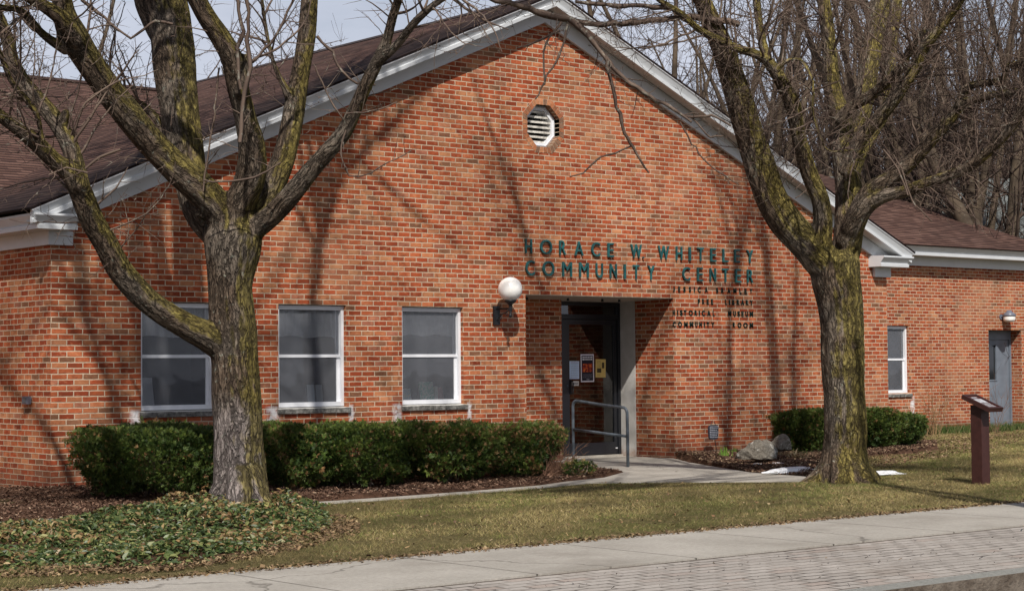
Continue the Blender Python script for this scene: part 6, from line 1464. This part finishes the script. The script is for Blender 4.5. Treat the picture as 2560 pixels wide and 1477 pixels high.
# ---- bare trees far behind
def far_tree(seed, H, stems, r0, spread, dense):
    r = np.random.default_rng(seed); tp, tr_ = [], []; polys, rads = [], []
    for s in range(stems):
        a = r.uniform(0, 2*PI); ln = 0.0 if stems == 1 else r.uniform(.06, spread)
        d = np.array([math.cos(a)*ln, math.sin(a)*ln, 1.0]); d /= np.linalg.norm(d); p_ = np.array([math.cos(a)*.2, math.sin(a)*.2, 0])*(stems > 1); pts = [p_-d*.2]
        hh = H*r.uniform(.75, 1.05); n = int(hh/.6)
        for i in range(n): d = d+r.normal(0, .035, 3); d[2] = max(d[2], .75); d /= np.linalg.norm(d); p_ = p_+d*.6; pts.append(p_)
        q = np.array(pts); R_ = r0*r.uniform(.7, 1.1)*(1-.9*(np.arange(len(q))/len(q))**.9)+.01; R_[0] *= 1.5; tp.append(q); tr_.append(R_)
        for i in range(2, len(q)-1):
            for c in range(2):
                if r.random() < dense*(.35+.65*min(1, i/6)):
                    a2 = r.uniform(0, 2*PI); d2 = np.array([math.cos(a2)*.75, math.sin(a2)*.75, r.uniform(.5, 1.1)]); d2 /= np.linalg.norm(d2)
                    grow(r, q[i], d2, H*.27*(1-.65*i/len(q))*r.uniform(.5, 1.15)+.4, R_[i]*.24+.004, 3, polys, rads, .20, .13, .40, .24, False, (.3, .62))
    V, F = tubes_np(tp, tr_, 8)
    # bark coordinates
    V2, F2 = tubes_np(polys, [np.maximum(q, .0045) for q in rads], 3)
    return (V, F), (V2, F2)
protos = []
FT = [('bare grey tree with a single tall stem in the thicket behind the brick building', 1), ('many stemmed bare tree rising steeply behind the brown shingle roof', 5), ('spreading bare tree with fine twigs behind the building', 3), ('bare tree with two or three leaning stems behind the building', 2)]
for k, (H, stems, r0, spread, dense) in enumerate([(15, 1, .26, 0, .62), (14, 5, .17, .26, .42), (13, 3, .17, .5, .50), (16, 2, .22, .22, .55)]):
    (V, F), (V2, F2) = far_tree(400+k, H, stems, r0, spread, dense)
    root = empty('background_tree', (0, 0, 0)); tr = mesh_np('trunk', V, F, M_barkbg, root, smooth=True)
    cr = mesh_np('crown', V2, F2, M_twigbg, root); protos.append((root, tr, cr))
used = [False]*4; GRP = 'bare trees in the thicket behind the building'
def place_far(k, px, dep, sc, rot, zb=GZ):
    g = at(px, 926, dep); root, tr, cr = protos[k]
    if used[k]:
        r2 = root.copy(); COL.objects.link(r2)
        for ch in (tr, cr): c = ch.copy(); COL.objects.link(c); c.parent = r2
        root = r2
    used[k] = True
    root.location = (g[0], g[1], zb); root.scale = (sc, sc, sc*random.Random(px).uniform(.92, 1.12)); root.rotation_euler = (0, 0, rot)
    tag(root, FT[k][0], 'tree', GRP+', '+FT[k][0].split(' ')[0]+' kind '+['one stem', 'many stems', 'spreading', 'leaning'][k])
for i, (k, px, dep) in enumerate([(1, 40, 46), (2, 250, 66), (2, 120, 72), (3, 560, 82), (2, 860, 80), (1, 1010, 76), (2, 1180, 74), (3, 1330, 76), (2, 1500, 60), (1, 1610, 52), (2, 1720, 50), (3, 1790, 52), (1, 1870, 48), (0, 1935, 50), (1, 2010, 56), (2, 2060, 48), (3, 2130, 52),
        (0, 2200, 50), (1, 2270, 54), (0, 2335, 44), (3, 2385, 46), (0, 2440, 43), (1, 2480, 50), (0, 2530, 45), (3, 2590, 42), (1, 2640, 48), (0, 2300, 62), (2, 2420, 60), (1, 2180, 64), (1, 1960, 66), (2, 2540, 58), (1, 1830, 62), (0, 2075, 60), (2, 700, 84), (1, 800, 80), (2, 930, 78), (1, 960, 88), (2, 1090, 80), (2, 1230, 76), (1, 1290, 84), (2, 1420, 80), (2, 30, 70), (2, 180, 76), (2, 340, 80), (1, 430, 86), (1, 620, 90), (2, 860, 90), (1, 1150, 92), (2, 1000, 94), (2, 1560, 44), (2, 1680, 42), (1, 2230, 46), (2, 2350, 50), (2, 2500, 52)]):
    place_far(k, px, dep, 1.0, i*1.37)
# conifer tip behind the left wing
cf = empty('spruce', tuple(at(300, 926, 70)*np.array([1, 1, 0])+np.array([0, 0, GZ]))); tag(cf, 'dark green spruce tip behind the left roof ridge', 'tree')
r = np.random.default_rng(9); V = []; T = []
for z in np.arange(2.0, 11.7, .22):
    rad = (11.9-z)*.20+.08
    for a in np.arange(0, 2*PI, 2*PI/11):
        a += r.uniform(-.3, .3); o_ = np.array([math.cos(a), math.sin(a), -.18]); s_ = np.array([-math.sin(a), math.cos(a), 0])
        for t in (.35, .6, .85):
            for sg in (-1, 0, 1):
                c = np.array([0, 0, z])+o_*rad*t; d = (o_+s_*sg*.8)*rad*.32; w_ = np.array([0, 0, .05]); V.append([c-w_, c+d*.6-w_, c+d, c+d*.4+w_*1.3]); T.append(np.array([.03, .055, .025])*r.uniform(.6, 1.5))
V = np.concatenate([np.array(v) for v in V]); mesh_np('crown', V, np.arange(len(V)).reshape(-1, 4), M_yew, cf, tint=np.array(T))
mb = MB(); mb.tube([(0, 0, -.1), (0, 0, 11.8)], [.16, .02], 8); mb.build('trunk', M_twig, cf)

# house behind the thicket
hb = at(2450, 926, 55); hs = empty('clapboard_house', (hb[0], hb[1], GZ)); tag(hs, 'grey green clapboard house half hidden behind the thicket on the right', 'house')
m_cl, nt, b, o = newmat('clapboard'); c_ = coord(nt); z_ = nd(nt, 'ShaderNodeSeparateXYZ', {0: c_}).outputs[2]; f_ = mth(nt, 'FRACT', mth(nt, 'DIVIDE', z_, 0.14))
cc_ = mix(nt, sstep(nt, f_, .82, .95), mix(nt, noise(nt, c_, 2, 3), (0.17, 0.19, 0.17), (0.24, 0.26, 0.23)), (0.06, 0.065, 0.06)); setc(nt, b, cc_, .8, f_, .02)
mb = MB(); W_, Ht = 5.5, 4.6
mb.box(-W_, W_, -4, 4, 0, Ht, skip='t'); mb.face([(-W_, -4, Ht), (-W_, 4, Ht), (-W_, 0, Ht+2.4)]); mb.face([(W_, -4, Ht), (W_, 4, Ht), (W_, 0, Ht+2.4)]); mb.build('wall', m_cl, hs)
mb = MB()
roofplane(mb, [(-W_-.4, -4.5, Ht-.3), (W_+.4, -4.5, Ht-.3), (W_+.4, 0, Ht+2.4), (-W_-.4, 0, Ht+2.4)], (1, 0, 0), (0, .86, .5)); roofplane(mb, [(-W_-.4, 4.5, Ht-.3), (W_+.4, 4.5, Ht-.3), (W_+.4, 0, Ht+2.4), (-W_-.4, 0, Ht+2.4)], (1, 0, 0), (0, -.86, .5))
mb.build('roof', plain('grey_roofing', (0.13, 0.14, 0.135), 0.9, 0.3, 3), hs)
for x in (-3.4, -0.4, 2.8):
    mb = MB(); mb.box(x-.05, x+1.05, -4.05, -4.002, 1.4, 3.1); wf = mb.build('window', M_white, hs); mb = MB(); mb.box(x+.05, x+.95, -4.06, -4.051, 1.5, 3.0); mb.build('pane', m_dg, wf)
hs.rotation_euler = (0, 0, -0.5)


def thicket():
    r = np.random.default_rng(808); polys, rads = [], []
    for k in range(8200):
        px = 2600-abs(r.normal(0, 400)) if r.random() < .8 else r.uniform(-60, 2600)
        dep = r.uniform(60, 78); g = at(px+30, 926, dep); p = np.array([g[0], g[1], GZ+abs(r.normal(0, 4.5))]); d = np.array([r.normal(0, .4), r.normal(0, .4), 1.0]); d /= np.linalg.norm(d)
        L = r.uniform(1.5, 4.5); n = 6; pts = [p]
        for i in range(n): d = d+r.normal(0, .13, 3); d /= np.linalg.norm(d); p = p+d*L/n; pts.append(p)
        r0 = r.uniform(.008, .03); polys.append(np.array(pts)); rads.append(np.linspace(r0, r0*.3, n+1))
        for q in range(7):
            i = r.integers(1, n); dd = d+r.normal(0, .65, 3); dd /= np.linalg.norm(dd); l2 = L*r.uniform(.15, .4); b0 = pts[i]
            polys.append(np.array([b0, b0+dd*l2*.5+r.normal(0, .05, 3), b0+dd*l2+np.array([0, 0, l2*.2])])); rads.append(np.array([r0*.45, r0*.35, r0*.2]))
    V, F = tubes_np(polys, [np.maximum(q, .005) for q in rads], 3)
    tag(mesh_np('thicket', V, F, M_twigbg), 'far brown mass of bare stems and twigs behind the brown roofs', 'thicket', kind='stuff')
thicket()
